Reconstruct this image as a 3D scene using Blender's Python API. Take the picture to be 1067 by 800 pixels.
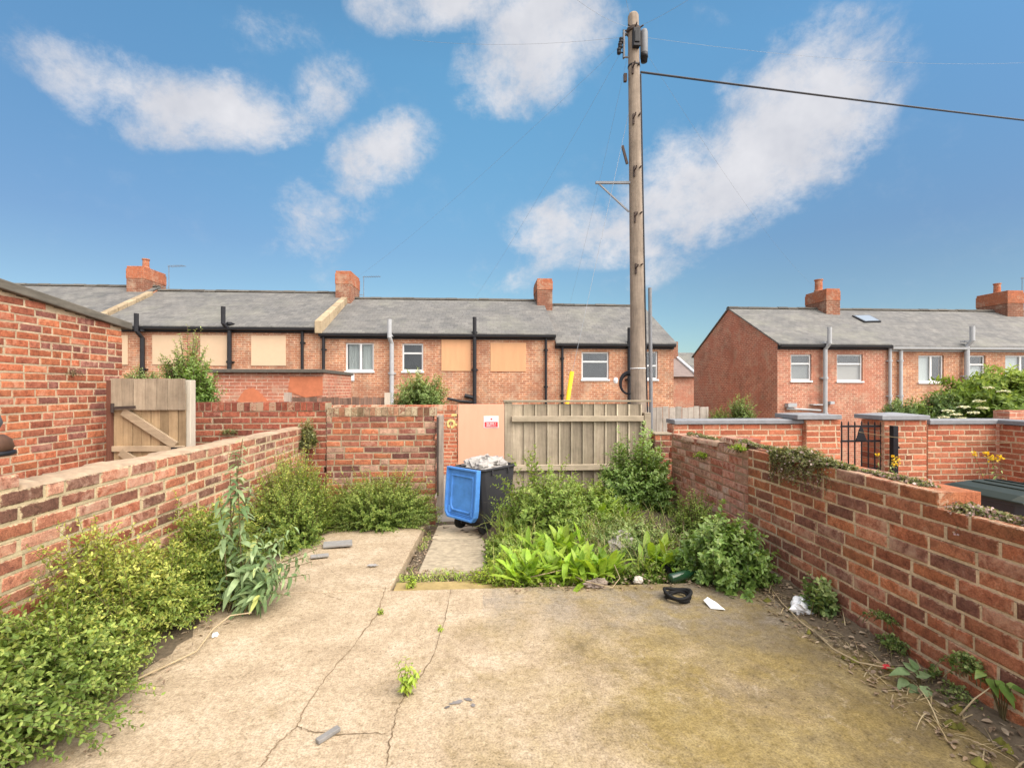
import bpy, math, random
import numpy as np
from mathutils import Vector, Matrix

for o in list(bpy.data.objects):
    bpy.data.objects.remove(o, do_unlink=True)
SC = bpy.context.scene
COL = SC.collection
R = math.radians
rnd = random.Random(11)
NP = np.random.default_rng(5)

# ------------------------------------------------------------------ camera
CAMZ, F, YAW, HOR, CX = 1.41, 487.0, R(3.58), 405.0, 533.5
cam = bpy.data.cameras.new('camera')
cam.sensor_width = 36.0
cam.lens = F / 1067.0 * 36.0
cam.shift_y = 5.0 / 1067.0
cam.clip_start, cam.clip_end = 0.02, 5000
camo = bpy.data.objects.new('camera', cam)
COL.objects.link(camo)
camo.location = (0, 0, CAMZ)
camo.rotation_euler = (R(90), 0, -YAW)
SC.camera = camo

# ------------------------------------------------------------------ light and exposure
SUN_EL, SUN_AZ = R(47), R(134)          # azimuth clockwise from +Y: behind the camera, from the right
SUN_STR, SUN_ANG, SKY_STR, EXPOSURE = 1.05, R(45), 0.090, 1.32
sd = bpy.data.lights.new('sun', 'SUN')
sd.energy, sd.angle, sd.color = SUN_STR, SUN_ANG, (1.0, 0.88, 0.72)
so = bpy.data.objects.new('sun', sd)
COL.objects.link(so)
_tos = Vector((math.sin(SUN_AZ) * math.cos(SUN_EL), math.cos(SUN_AZ) * math.cos(SUN_EL), math.sin(SUN_EL)))
so.rotation_euler = _tos.to_track_quat('Z', 'Y').to_euler()
so.location = _tos * 60
SC.view_settings.view_transform = 'Standard'
SC.view_settings.look = 'None'
SC.view_settings.gamma = 1.0
SC.view_settings.use_curve_mapping = False
SC.view_settings.exposure = EXPOSURE
SC.cycles.max_bounces = 6
SC.cycles.diffuse_bounces = 3
SC.cycles.transparent_max_bounces = 6
SC.cycles.use_denoising = True


def ray(px, py):
    cx, cz = (px - CX) / F, -(py - HOR) / F
    return Vector((math.cos(YAW) * cx + math.sin(YAW), -math.sin(YAW) * cx + math.cos(YAW), cz))


def P(px, py, x=None, y=None, z=None):
    """The world point on the plane x= / y= / z= that the photograph shows at (px, py)."""
    d = ray(px, py)
    t = x / d.x if x is not None else y / d.y if y is not None else (z - CAMZ) / d.z
    return Vector((0, 0, CAMZ)) + d * t


# ------------------------------------------------------------------ node helpers
def new_mat(name):
    m = bpy.data.materials.new(name)
    m.use_nodes = True
    nt = m.node_tree
    nt.nodes.clear()
    return m, nt


class G:
    """small wrapper to write node graphs"""
    def __init__(s, nt): s.nt = nt
    def n(s, t, **kw):
        nd = s.nt.nodes.new(t)
        for k, v in kw.items(): setattr(nd, k, v)
        return nd
    def link(s, a, b): s.nt.links.new(a, b)
    def put(s, sock, v):
        if isinstance(v, bpy.types.NodeSocket): s.link(v, sock)
        elif v is not None:
            if hasattr(sock.default_value, '__len__') and not hasattr(v, '__len__'):
                sock.default_value = (v,) * len(sock.default_value)
            elif hasattr(v, '__len__') and len(sock.default_value) == 4 and len(v) == 3:
                sock.default_value = (*v, 1)
            else: sock.default_value = v
    def math(s, op, a, b=None, c=None, clamp=False):
        nd = s.n('ShaderNodeMath', operation=op, use_clamp=clamp)
        s.put(nd.inputs[0], a)
        if b is not None: s.put(nd.inputs[1], b)
        if c is not None: s.put(nd.inputs[2], c)
        return nd.outputs[0]
    def vmath(s, op, a, b=None, out=0):
        nd = s.n('ShaderNodeVectorMath', operation=op)
        s.put(nd.inputs[0], a)
        if b is not None:
            s.put(nd.inputs['Scale'] if op == 'SCALE' else nd.inputs[1], b)
        return nd.outputs['Value'] if op in ('DOT_PRODUCT', 'LENGTH') else nd.outputs[0]
    def mix(s, fac, a, b, blend='MIX'):
        nd = s.n('ShaderNodeMix', data_type='RGBA', blend_type=blend)
        s.put(nd.inputs[0], fac); s.put(nd.inputs[6], a); s.put(nd.inputs[7], b)
        return nd.outputs[2]
    def noise(s, vec, scale, detail=4, rough=0.6, out='Fac', dist=0.0):
        nd = s.n('ShaderNodeTexNoise')
        if vec is not None: s.link(vec, nd.inputs['Vector'])
        nd.inputs['Scale'].default_value = scale
        nd.inputs['Detail'].default_value = detail
        nd.inputs['Roughness'].default_value = rough
        nd.inputs['Distortion'].default_value = dist
        return nd.outputs[out]
    def ramp(s, fac, stops, interp='LINEAR'):
        nd = s.n('ShaderNodeValToRGB')
        nd.color_ramp.interpolation = interp
        e = nd.color_ramp.elements
        while len(e) < len(stops): e.new(0.5)
        for i, (p, c) in enumerate(stops):
            e[i].position = p
            e[i].color = (c, c, c, 1) if not hasattr(c, '__len__') else (*c[:3], 1)
        s.put(nd.inputs[0], fac)
        return nd.outputs[0]
    def coord(s, which='Object'): return s.n('ShaderNodeTexCoord').outputs[which]
    def mapv(s, vec, scale=(1, 1, 1), loc=(0, 0, 0), rot=(0, 0, 0)):
        nd = s.n('ShaderNodeMapping')
        s.link(vec, nd.inputs[0])
        nd.inputs['Scale'].default_value = scale
        nd.inputs['Location'].default_value = loc
        nd.inputs['Rotation'].default_value = rot
        return nd.outputs[0]
    def attr(s, name='rnd'):
        a = s.n('ShaderNodeAttribute', attribute_name=name)
        sp = s.n('ShaderNodeSeparateXYZ')
        s.link(a.outputs['Vector'], sp.inputs[0])
        return sp.outputs
    def sep(s, v):
        sp = s.n('ShaderNodeSeparateXYZ'); s.link(v, sp.inputs[0]); return sp.outputs
    def comb(s, x, y, z):
        c = s.n('ShaderNodeCombineXYZ')
        s.put(c.inputs[0], x); s.put(c.inputs[1], y); s.put(c.inputs[2], z)
        return c.outputs[0]
    def out(s, col, rough=0.9, bump=None, bstr=0.3, bdist=0.01, spec=0.3, metal=0.0, extra=None):
        b = s.n('ShaderNodeBsdfPrincipled')
        s.put(b.inputs['Base Color'], col)
        s.put(b.inputs['Roughness'], rough)
        s.put(b.inputs['Metallic'], metal)
        b.inputs['Specular IOR Level'].default_value = spec
        if bump is not None:
            bn = s.n('ShaderNodeBump')
            bn.inputs['Strength'].default_value = bstr
            bn.inputs['Distance'].default_value = bdist
            s.link(bump, bn.inputs['Height'])
            s.link(bn.outputs[0], b.inputs['Normal'])
        o = s.n('ShaderNodeOutputMaterial')
        sh = b.outputs[0]
        if extra: sh = extra(b)
        s.link(sh, o.inputs[0])
        return b


# ------------------------------------------------------------------ sky: Nishita daylight with drifting clouds
world = bpy.data.worlds.new('World')
SC.world = world
world.use_nodes = True
wn = world.node_tree
wn.nodes.clear()
g = G(wn)
sky = g.n('ShaderNodeTexSky', sky_type='NISHITA')
sky.sun_disc = False
sky.sun_elevation, sky.sun_rotation = SUN_EL, SUN_AZ
sky.altitude, sky.air_density, sky.dust_density, sky.ozone_density = 0, 1.0, 0.35, 1.6
dirv = g.vmath('NORMALIZE', g.coord('Generated'))
elev = g.sep(dirv)[2]
# measured tint of this sky (a deep clear blue that pales a little towards the roofs)
tint = g.ramp(elev, [(0.0, (0.42, 0.47, 0.485)), (0.2, (0.45, 0.51, 0.53)), (0.27, (0.46, 0.54, 0.585)), (0.56, (0.585, 0.87, 0.91)), (0.8, (0.585, 0.88, 0.92))])
skycol = g.mix(1.0, sky.outputs[0], tint, 'MULTIPLY')
pale = g.math('POWER', g.math('MAXIMUM', g.vmath('DOT_PRODUCT', dirv, tuple(ray(530, 225).normalized())), 0.0), 8.0)   # thin haze above the roofs
skycol = g.vmath('MULTIPLY', skycol, g.vmath('ADD', g.vmath('SCALE', (0.25, 0.34, 0.22), pale), (0.96, 0.96, 0.95)))
nz = g.noise(dirv, 3.2, 3, 0.55, out='Color')
warp = g.vmath('SCALE', g.vmath('SUBTRACT', nz, (0.5, 0.5, 0.5)), 0.16)
dw = g.vmath('ADD', dirv, warp)
fb = g.noise(g.vmath('ADD', dirv, g.vmath('SCALE', warp, 0.4)), 6.5, 10, 0.68)
fbfine = g.noise(g.mapv(g.vmath('ADD', dirv, g.vmath('SCALE', warp, 0.6)), (1, 1, 1.5)), 21.0, 9, 0.68)
# clouds: centre, half-width, half-height (as seen), tilt in degrees, weight
BLOBS = [((105, 66), 110, 44, -24, .95), ((225, 108), 140, 46, -14, 1.05), ((345, 92), 70, 46, 30, .62), ((290, 34), 80, 32, 0, .42),
         ((395, 170), 88, 46, 22, 1.0), ((335, 225), 85, 52, 35, .6), ((345, 285), 40, 30, 60, .26),
         ((470, 10), 130, 34, -8, .95), ((565, 38), 115, 80, 30, 1.15), ((530, 95), 70, 36, 20, .9),
         ((800, 140), 165, 100, 36, 1.2), ((725, 195), 135, 82, 22, 1.15), ((625, 238), 120, 52, 8, 1.0), ((865, 110), 90, 70, 30, 1.0),
         ((690, 285), 90, 26, 20, .5), ((530, 285), 70, 28, 0, .42), ((890, 4), 70, 20, 0, .45), ((740, 15), 60, 20, 0, .25),
         ((-160, 60), 130, 60, 10, .9), ((1300, 150), 140, 60, 10, .9), ((200, -260), 260, 90, 10, .9), ((850, -330), 260, 120, 0, .9)]
acc = None
for (bx, by), rx, ry, tl, wt in BLOBS:
    c = ray(bx, by).normalized()
    e1 = (ray(bx + 1, by).normalized() - c).normalized()
    e2 = c.cross(e1).normalized()
    r1 = (ray(bx + rx, by).normalized() - ray(bx - rx, by).normalized()).length / 2
    r2 = (ray(bx, by + ry).normalized() - ray(bx, by - ry).normalized()).length / 2
    a = R(tl)
    a1 = (e1 * math.cos(a) - e2 * math.sin(a)) / r1
    a2 = (e1 * math.sin(a) + e2 * math.cos(a)) / r2
    if False: a1, a2 = (e1 * math.cos(a) + e2 * math.sin(a)) / r1, (e1 * -math.sin(a) + e2 * math.cos(a)) / r2
    q = g.comb(g.vmath('DOT_PRODUCT', dw, tuple(a1)), g.vmath('DOT_PRODUCT', dw, tuple(a2)), 0.0)
    v = g.math('SUBTRACT', 1.0, g.vmath('LENGTH', q), clamp=True)
    v = g.math('MULTIPLY', g.math('POWER', v, 0.62), wt)
    front = g.math('GREATER_THAN', g.vmath('DOT_PRODUCT', dw, tuple(c)), 0.2)
    v = g.math('MULTIPLY', v, front)
    acc = v if acc is None else g.math('SMOOTH_MAX', acc, v, 0.15)
# unseen clouds added behind and overhead, out of view, to raise the fill light
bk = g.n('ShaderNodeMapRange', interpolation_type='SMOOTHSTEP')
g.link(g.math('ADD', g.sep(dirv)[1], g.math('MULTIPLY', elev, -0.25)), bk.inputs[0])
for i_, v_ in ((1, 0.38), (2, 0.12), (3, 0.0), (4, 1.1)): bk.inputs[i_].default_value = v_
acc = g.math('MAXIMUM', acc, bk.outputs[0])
dens = g.math('ADD', acc, g.math('MULTIPLY', g.math('SUBTRACT', fb, 0.5), 1.75))
dens = g.math('ADD', dens, g.math('MULTIPLY', g.math('SUBTRACT', fbfine, 0.5), 1.0))
gate = g.n('ShaderNodeMapRange', interpolation_type='SMOOTHSTEP')
g.link(acc, gate.inputs[0]); gate.inputs[1].default_value, gate.inputs[2].default_value = 0.0, 0.40
cm = g.n('ShaderNodeMapRange', interpolation_type='SMOOTHSTEP')
g.link(dens, cm.inputs[0]); cm.inputs[1].default_value, cm.inputs[2].default_value = 0.10, 1.0
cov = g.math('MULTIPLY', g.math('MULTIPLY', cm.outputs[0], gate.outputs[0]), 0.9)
shade = g.ramp(g.noise(dirv, 9.0, 4, 0.6), [(0.3, (3.0, 3.0, 3.2)), (0.7, (3.9, 3.82, 3.9))])
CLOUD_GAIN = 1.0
# added clouds are boosted towards the sun behind the camera, as extra fill
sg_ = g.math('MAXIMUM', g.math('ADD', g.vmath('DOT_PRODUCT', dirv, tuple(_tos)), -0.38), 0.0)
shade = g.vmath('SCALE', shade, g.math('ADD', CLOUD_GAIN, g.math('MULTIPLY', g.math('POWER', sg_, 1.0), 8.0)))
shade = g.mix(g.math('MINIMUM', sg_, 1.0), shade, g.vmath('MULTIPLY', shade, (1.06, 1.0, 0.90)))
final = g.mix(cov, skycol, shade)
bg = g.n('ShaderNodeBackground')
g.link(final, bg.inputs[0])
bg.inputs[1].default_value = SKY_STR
wo = g.n('ShaderNodeOutputWorld')
g.link(bg.outputs[0], wo.inputs[0])


# ------------------------------------------------------------------ mesh helpers
class MB:
    def __init__(s):
        s.v, s.f, s.mi, s.r = [], [], [], []
    def add(s, verts, faces, mi=0, r=None):
        b = len(s.v)
        s.v.extend([tuple(p) for p in verts])
        r = r or (rnd.random(), rnd.random(), rnd.random())
        s.r.extend([r] * len(verts))
        for fc in faces:
            s.f.append(tuple(b + i for i in fc)); s.mi.append(mi)
    def box(s, lo, hi, mi=0, r=None):
        x0, y0, z0 = lo; x1, y1, z1 = hi
        s.add([(x0, y0, z0), (x1, y0, z0), (x1, y1, z0), (x0, y1, z0), (x0, y0, z1), (x1, y0, z1), (x1, y1, z1), (x0, y1, z1)],
              [(0, 3, 2, 1), (4, 5, 6, 7), (0, 1, 5, 4), (1, 2, 6, 5), (2, 3, 7, 6), (3, 0, 4, 7)], mi, r)
    def obox(s, c, ax, ay, az, mi=0, r=None):
        """box from a centre and three half-extent vectors"""
        c, ax, ay, az = Vector(c), Vector(ax), Vector(ay), Vector(az)
        vs = [c + sx * ax + sy * ay + sz * az for sz in (-1, 1) for (sx, sy) in ((-1, -1), (1, -1), (1, 1), (-1, 1))]
        s.add(vs, [(0, 3, 2, 1), (4, 5, 6, 7), (0, 1, 5, 4), (1, 2, 6, 5), (2, 3, 7, 6), (3, 0, 4, 7)], mi, r)
    def bar(s, a, b, w, d, up=(0, 0, 1), mi=0, r=None):
        """rectangular bar from a to b, w wide across, d deep along up"""
        a, b = Vector(a), Vector(b)
        t = (b - a)
        u = Vector(up)
        sd_ = t.cross(u).normalized()
        uu = sd_.cross(t).normalized()
        s.obox((a + b) / 2, t / 2, sd_ * w / 2, uu * d / 2, mi, r)
    def tube(s, pts, rad, n=8, mi=0, cap=True, r=None):
        pts = [Vector(p) for p in pts]
        rad = rad if hasattr(rad, '__len__') else [rad] * len(pts)
        vs, fs = [], []
        up0 = Vector((0, 0, 1))
        prev = None
        for i, p in enumerate(pts):
            t = (pts[min(i + 1, len(pts) - 1)] - pts[max(i - 1, 0)]).normalized()
            if prev is None:
                a = t.cross(up0 if abs(t.z) < 0.95 else Vector((1, 0, 0))).normalized()
            else:
                a = (prev - t * prev.dot(t)).normalized()
            prev = a
            b = t.cross(a)
            for k in range(n):
                an = 2 * math.pi * k / n
                vs.append(p + (a * math.cos(an) + b * math.sin(an)) * rad[i])
        for i in range(len(pts) - 1):
            for k in range(n):
                k2 = (k + 1) % n
                fs.append((i * n + k, i * n + k2, (i + 1) * n + k2, (i + 1) * n + k))
        if cap:
            fs.append(tuple(range(n))[::-1])
            fs.append(tuple(range((len(pts) - 1) * n, len(pts) * n)))
        s.add(vs, fs, mi, r)
    def lathe(s, prof, c=(0, 0, 0), axis='z', n=20, mi=0, r=None):
        vs, fs = [], []
        for (rr, h) in prof:
            for k in range(n):
                a = 2 * math.pi * k / n
                q = (rr * math.cos(a), rr * math.sin(a), h)
                if axis == 'x': q = (q[2], q[0], q[1])
                if axis == 'y': q = (q[0], q[2], q[1])
                vs.append((c[0] + q[0], c[1] + q[1], c[2] + q[2]))
        m = len(prof)
        for i in range(m - 1):
            for k in range(n):
                k2 = (k + 1) % n
                fs.append((i * n + k, i * n + k2, (i + 1) * n + k2, (i + 1) * n + k))
        fs.append(tuple(range(n))[::-1]); fs.append(tuple(range((m - 1) * n, m * n)))
        s.add(vs, fs, mi, r)
    def prism(s, poly, ext, mi=0, r=None):
        """planar polygon (3-D points) swept by the vector ext"""
        n = len(poly); e = Vector(ext)
        vs = [Vector(p) for p in poly] + [Vector(p) + e for p in poly]
        fs = [tuple(range(n))[::-1], tuple(range(n, 2 * n))] + [(i, (i + 1) % n, n + (i + 1) % n, n + i) for i in range(n)]
        s.add(vs, fs, mi, r)
    def obj(s, name, mats, parent=None, smooth=False, bevel=0.0, loc=None):
        me = bpy.data.meshes.new(name)
        me.from_pydata(s.v, [], s.f)
        for m in (mats if isinstance(mats, (list, tuple)) else [mats]): me.materials.append(m)
        me.polygons.foreach_set('material_index', s.mi)
        a = me.attributes.new('rnd', 'FLOAT_VECTOR', 'POINT')
        a.data.foreach_set('vector', np.array(s.r, dtype=np.float32).ravel())
        if smooth: me.polygons.foreach_set('use_smooth', [True] * len(s.f))
        me.update()
        return finish(name, me, parent, bevel, loc)


def finish(name, me, parent=None, bevel=0.0, loc=None):
    o = bpy.data.objects.new(name, me)
    COL.objects.link(o)
    if parent is not None:
        o.parent = parent
        o.matrix_parent_inverse = Matrix.Identity(4)
        if loc is not None: o.location = loc
        elif parent.get('_abs'): o.location = tuple(-v for v in parent['_abs'])
    elif loc is not None: o.location = loc
    if bevel:
        b = o.modifiers.new('bevel', 'BEVEL'); b.width = bevel; b.segments = 2; b.limit_method = 'ANGLE'; b.angle_limit = R(40)
    return o


def tag(o, label, cat, group=None, kind=None):
    o['label'] = label; o['category'] = cat
    if group: o['group'] = group
    if kind: o['kind'] = kind
    return o


def thing(name, label, cat, loc=(0, 0, 0), rz=0, group=None):
    """an Empty at the thing's base; its parts are given in the Empty's own coordinates"""
    o = bpy.data.objects.new(name, None)
    COL.objects.link(o)
    o.location = loc; o.rotation_euler = (0, 0, rz)
    o.empty_display_size = 0.1
    return tag(o, label, cat, group)


def wthing(name, label, cat, loc, group=None):
    """an Empty whose parts are written in world coordinates"""
    o = thing(name, label, cat, loc, 0, group)
    o['_abs'] = tuple(loc)
    return o


def struct(o):
    o['kind'] = 'structure'
    return o


# ------------------------------------------------------------------ materials
def simple(name, col, rough=0.8, var=0.25, scale=12, spec=0.3, metal=0.0, bump=0.15, streak=None):
    m, nt = new_mat(name); g = G(nt)
    co = g.coord()
    if streak: co = g.mapv(co, streak)
    n1 = g.noise(co, scale, 5, 0.65)
    rx = g.attr()
    f = g.math('ADD', g.math('MULTIPLY', n1, 0.7), g.math('MULTIPLY', rx[0], 0.3))
    c = g.ramp(f, [(0.25, tuple(v * (1 - var) for v in col)), (0.75, tuple(min(1, v * (1 + var)) for v in col))])
    g.out(c, rough, n1, bump, 0.004, spec, metal)
    return m


def brick_mat(name, tones, eff=0.12, effcol=(0.55, 0.42, 0.34), soot=0.2, moss=0.0, sat_noise=0.35, bump=0.9, smear=(0.5, 0.42, 0.28), smear_amt=0.5):
    """fired clay: tone from each brick's own number, blotched, with lime bloom, soot, moss and mortar smeared on the arrises"""
    m, nt = new_mat(name); g = G(nt)
    co = g.coord()
    r = g.attr()
    k = len(tones)
    c = g.ramp(r[0], [((i + 0.001) / k, t) for i, t in enumerate(tones)], 'CONSTANT')
    val = g.math('ADD', 0.74, g.math('MULTIPLY', r[1], 0.52))
    c = g.mix(1.0, c, g.comb(val, val, val), 'MULTIPLY')
    n1 = g.noise(co, 24, 6, 0.72, dist=0.4)
    n2 = g.noise(co, 6, 6, 0.68)
    n3 = g.noise(co, 150, 4, 0.7)
    blot = g.ramp(n1, [(0.36, (1 - sat_noise * 1.15, 1 - sat_noise * 1.2, 1 - sat_noise * 1.1)), (0.5, (1, 1, 1)), (0.64, (1 + sat_noise * .6, 1 + sat_noise * .85, 1 + sat_noise * .9))])
    c = g.mix(1.0, c, blot, 'MULTIPLY')
    gr = g.ramp(n3, [(0.38, (0.74,) * 3), (0.62, (1.2,) * 3)])
    c = g.mix(1.0, c, gr, 'MULTIPLY')
    ef = g.math('ADD', g.math('ADD', g.math('MULTIPLY', n2, 0.6), g.math('MULTIPLY', n1, 0.4)), g.math('MULTIPLY', g.math('SUBTRACT', r[1], 0.5), 0.2))
    ef = g.ramp(ef, [(0.62 - eff, 0.0), (0.78 - eff * 0.6, 1.0)])
    c = g.mix(g.math('MULTIPLY', ef, 0.6), c, effcol)
    st = g.ramp(g.noise(co, 3.1, 6, 0.72), [(0.42, 0.0), (0.72, 1.0)])
    c = g.mix(g.math('MULTIPLY', st, soot), c, (0.06, 0.05, 0.045))
    if moss:
        ms = g.ramp(g.noise(co, 4.3, 6, 0.72), [(0.5, 0.0), (0.68, 1.0)])
        c = g.mix(g.math('MULTIPLY', ms, moss), c, (0.13, 0.13, 0.05))
    ed = g.math('ADD', r[2], g.math('MULTIPLY', g.math('SUBTRACT', g.noise(co, 60, 5, 0.7), 0.5), 1.5))
    ed = g.math('ADD', ed, g.math('MULTIPLY', g.math('SUBTRACT', n2, 0.5), 0.9))
    ed = g.ramp(ed, [(0.78 - smear_amt * .3, 0.0), (0.95 - smear_amt * .2, 1.0)])
    c = g.mix(g.math('MULTIPLY', ed, 0.85), c, smear)
    hb = g.math('ADD', g.math('MULTIPLY', n1, 0.8), g.math('MULTIPLY', n3, 0.5))
    g.out(c, 0.93, hb, bump, 0.008, 0.2)
    return m


def mortar_mat(name, col, moss=0.2):
    m, nt = new_mat(name); g = G(nt)
    co = g.coord()
    n1 = g.noise(co, 9, 6, 0.7); n2 = g.noise(co, 90, 4, 0.7)
    c = g.ramp(n1, [(0.25, tuple(v * 0.62 for v in col)), (0.75, tuple(v * 1.2 for v in col))])
    c = g.mix(1.0, c, g.ramp(n2, [(0.3, (0.75,) * 3), (0.7, (1.15,) * 3)]), 'MULTIPLY')
    ms = g.ramp(g.noise(co, 3.3, 5, 0.7), [(0.48, 0.0), (0.66, 1.0)])
    c = g.mix(g.math('MULTIPLY', ms, moss), c, (0.14, 0.13, 0.06))
    g.out(c, 0.95, n2, 0.7, 0.006, 0.15)
    return m


def far_brick(name, c1, c2, cm, scale=1.0, patch=(0.30, 0.13, 0.08)):
    """brickwork of the houses, laid out on the wall's own plane"""
    m, nt = new_mat(name); g = G(nt)
    co = g.coord()
    s = g.sep(co)
    nx = g.sep(g.n('ShaderNodeNewGeometry').outputs['Normal'])[0]
    side = g.math('GREATER_THAN', g.math('ABSOLUTE', nx), 0.6)
    h = g.math('ADD', g.math('MULTIPLY', s[0], g.math('SUBTRACT', 1.0, side)), g.math('MULTIPLY', s[1], side))
    v = g.comb(h, s[2], 0.0)
    bt = g.n('ShaderNodeTexBrick')
    g.link(v, bt.inputs['Vector'])
    bt.inputs['Color1'].default_value = (*c1, 1); bt.inputs['Color2'].default_value = (*c2, 1); bt.inputs['Mortar'].default_value = (*cm, 1)
    bt.inputs['Scale'].default_value = 1.0
    bt.inputs['Brick Width'].default_value = 0.235 * scale; bt.inputs['Row Height'].default_value = 0.078 * scale
    bt.inputs['Mortar Size'].default_value = 0.009; bt.inputs['Mortar Smooth'].default_value = 0.3
    bt.inputs['Bias'].default_value = -0.1
    n1 = g.noise(co, 1.1, 6, 0.7); n2 = g.noise(co, 13, 5, 0.75)
    c = g.mix(1.0, bt.outputs[0], g.ramp(n2, [(0.3, (0.62, 0.58, 0.55)), (0.72, (1.3, 1.3, 1.3))]), 'MULTIPLY')
    c = g.mix(g.ramp(n1, [(0.46, 0.0), (0.60, 0.6)]), c, patch)
    c = g.mix(g.ramp(g.noise(co, 2.3, 7, 0.75), [(0.5, 0.0), (0.64, 0.5)]), c, (0.50, 0.38, 0.27))
    c = g.mix(g.ramp(g.noise(co, 0.7, 5, 0.7), [(0.50, 0.0), (0.66, 0.4)]), c, (0.13, 0.08, 0.058))
    g.out(c, 0.95, bt.outputs['Fac'], -0.25, 0.01, 0.15)
    return m


def wood_mat(name, col, dark, axis='z', scale=1.0, moss=0.0):
    """weathered timber: grain stretched along the board, each board its own tone"""
    m, nt = new_mat(name); g = G(nt)
    co = g.coord()
    st = {'z': (38, 38, 2.2), 'x': (2.2, 38, 38), 'y': (38, 2.2, 38)}[axis]
    r = g.attr()
    off = g.comb(g.math('MULTIPLY', r[0], 7.0), g.math('MULTIPLY', r[1], 7.0), 0.0)
    v = g.mapv(g.vmath('ADD', co, off), tuple(x * scale for x in st))
    n1 = g.noise(v, 1.0, 6, 0.7, dist=0.6); n2 = g.noise(co, 5, 5, 0.7)
    c = g.ramp(n1, [(0.25, dark), (0.7, col)])
    val = g.math('ADD', 0.72, g.math('MULTIPLY', r[2], 0.55))
    c = g.mix(1.0, c, g.comb(val, val, val), 'MULTIPLY')
    c = g.mix(1.0, c, g.ramp(n2, [(0.25, (0.7,) * 3), (0.75, (1.2,) * 3)]), 'MULTIPLY')
    if moss:
        c = g.mix(g.math('MULTIPLY', g.ramp(g.noise(co, 3, 6, 0.7), [(0.45, 0.0), (0.7, 1.0)]), moss), c, (0.13, 0.14, 0.06))
    g.out(c, 0.9, n1, 0.5, 0.003, 0.2)
    return m


def leaf_mat(name, stops, trans=0.35, rough=0.5, spec=0.35, back=None):
    m, nt = new_mat(name); g = G(nt)
    r = g.attr()
    c = g.ramp(r[0], [(p_, tuple(min(.95, v_ * (1.55 if max(c_) < .4 else 1.0)) for v_ in c_)) for p_, c_ in stops])
    val = g.math('ADD', 0.75, g.math('MULTIPLY', r[1], 0.5))
    c = g.mix(1.0, c, g.comb(val, val, val), 'MULTIPLY')
    n2 = g.noise(g.coord(), 45, 3, 0.6)
    c = g.mix(1.0, c, g.ramp(n2, [(0.3, (0.8,) * 3), (0.7, (1.15,) * 3)]), 'MULTIPLY')
    if back:
        bf = g.n('ShaderNodeNewGeometry').outputs['Backfacing']
        c = g.mix(g.math('MULTIPLY', bf, 0.75), c, back)
    def extra(b):
        t = g.n('ShaderNodeBsdfTranslucent')
        g.put(t.inputs[0], g.mix(1.0, c, (1.25, 1.15, 0.5), 'MULTIPLY'))
        mx = g.n('ShaderNodeMixShader'); mx.inputs[0].default_value = trans
        g.link(b.outputs[0], mx.inputs[1]); g.link(t.outputs[0], mx.inputs[2])
        return mx.outputs[0]
    g.out(c, rough, spec=spec, extra=extra)
    return m


M = {}
M['brick_left'] = brick_mat('weathered_pale_brick', [(0.48, 0.175, 0.095), (0.29, 0.12, 0.078), (0.50, 0.21, 0.125), (0.40, 0.135, 0.075), (0.21, 0.10, 0.068), (0.47, 0.185, 0.11), (0.34, 0.135, 0.085), (0.53, 0.26, 0.17)], 0.11, (0.60, 0.44, 0.33), 0.2, 0.10, smear=(0.56, 0.45, 0.28), smear_amt=.45)
M['mortar_left'] = mortar_mat('yellow_lime_mortar', (0.58, 0.475, 0.30), 0.2)
M['brick_right'] = brick_mat('dark_red_brick', [(0.40, 0.145, 0.080), (0.45, 0.170, 0.092), (0.31, 0.125, 0.080), (0.50, 0.180, 0.085), (0.37, 0.150, 0.092), (0.25, 0.108, 0.076), (0.47, 0.160, 0.080)], 0.085, (0.56, 0.39, 0.28), 0.28, 0.14, smear=(0.52, 0.36, 0.24), smear_amt=.2)
M['mortar_right'] = mortar_mat('buff_mortar', (0.74, 0.57, 0.385), 0.25)
M['brick_old'] = brick_mat('old_painted_brick', [(0.55, 0.20, 0.13), (0.58, 0.23, 0.155), (0.48, 0.17, 0.11), (0.58, 0.30, 0.21)], 0.18, (0.56, 0.48, 0.43), 0.16, 0.22, smear=(0.50, 0.27, 0.19), smear_amt=.9)
M['mortar_old'] = mortar_mat('worn_grey_mortar', (0.46, 0.30, 0.21), 0.3)
M['brick_back'] = brick_mat('mixed_red_brick', [(0.36, 0.125, 0.07), (0.25, 0.095, 0.065), (0.30, 0.105, 0.065), (0.43, 0.15, 0.075), (0.21, 0.088, 0.07), (0.33, 0.12, 0.075), (0.46, 0.27, 0.19)], 0.03, (0.50, 0.38, 0.29), 0.2, 0.12, smear=(0.38, 0.28, 0.19), smear_amt=.3)
M['mortar_back'] = mortar_mat('grey_buff_mortar', (0.46, 0.37, 0.25), 0.3)
M['brick_edge'] = brick_mat('weathered_edge_brick', [(0.30, 0.135, 0.08), (0.42, 0.29, 0.18), (0.23, 0.11, 0.07), (0.38, 0.20, 0.12), (0.28, 0.17, 0.11)], 0.08, (0.46, 0.39, 0.25), 0.25, 0.5)
M['brick_dark'] = brick_mat('deep_red_brick', [(0.28, 0.082, 0.052), (0.32, 0.095, 0.055), (0.25, 0.078, 0.052), (0.35, 0.11, 0.065)], 0.0, (0.42, 0.30, 0.23), 0.22, 0.12, smear=(0.40, 0.28, 0.19), smear_amt=.4)
M['brick_shed'] = brick_mat('orange_red_brick', [(0.44, 0.135, 0.065), (0.38, 0.115, 0.06), (0.48, 0.16, 0.075), (0.33, 0.105, 0.06), (0.41, 0.14, 0.08), (0.27, 0.105, 0.078)], 0.05, (0.52, 0.34, 0.24), 0.14, 0.03, smear=(0.52, 0.36, 0.23), smear_amt=.3)
M['mortar_shed'] = mortar_mat('pale_mortar', (0.58, 0.46, 0.31), 0.12)
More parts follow.
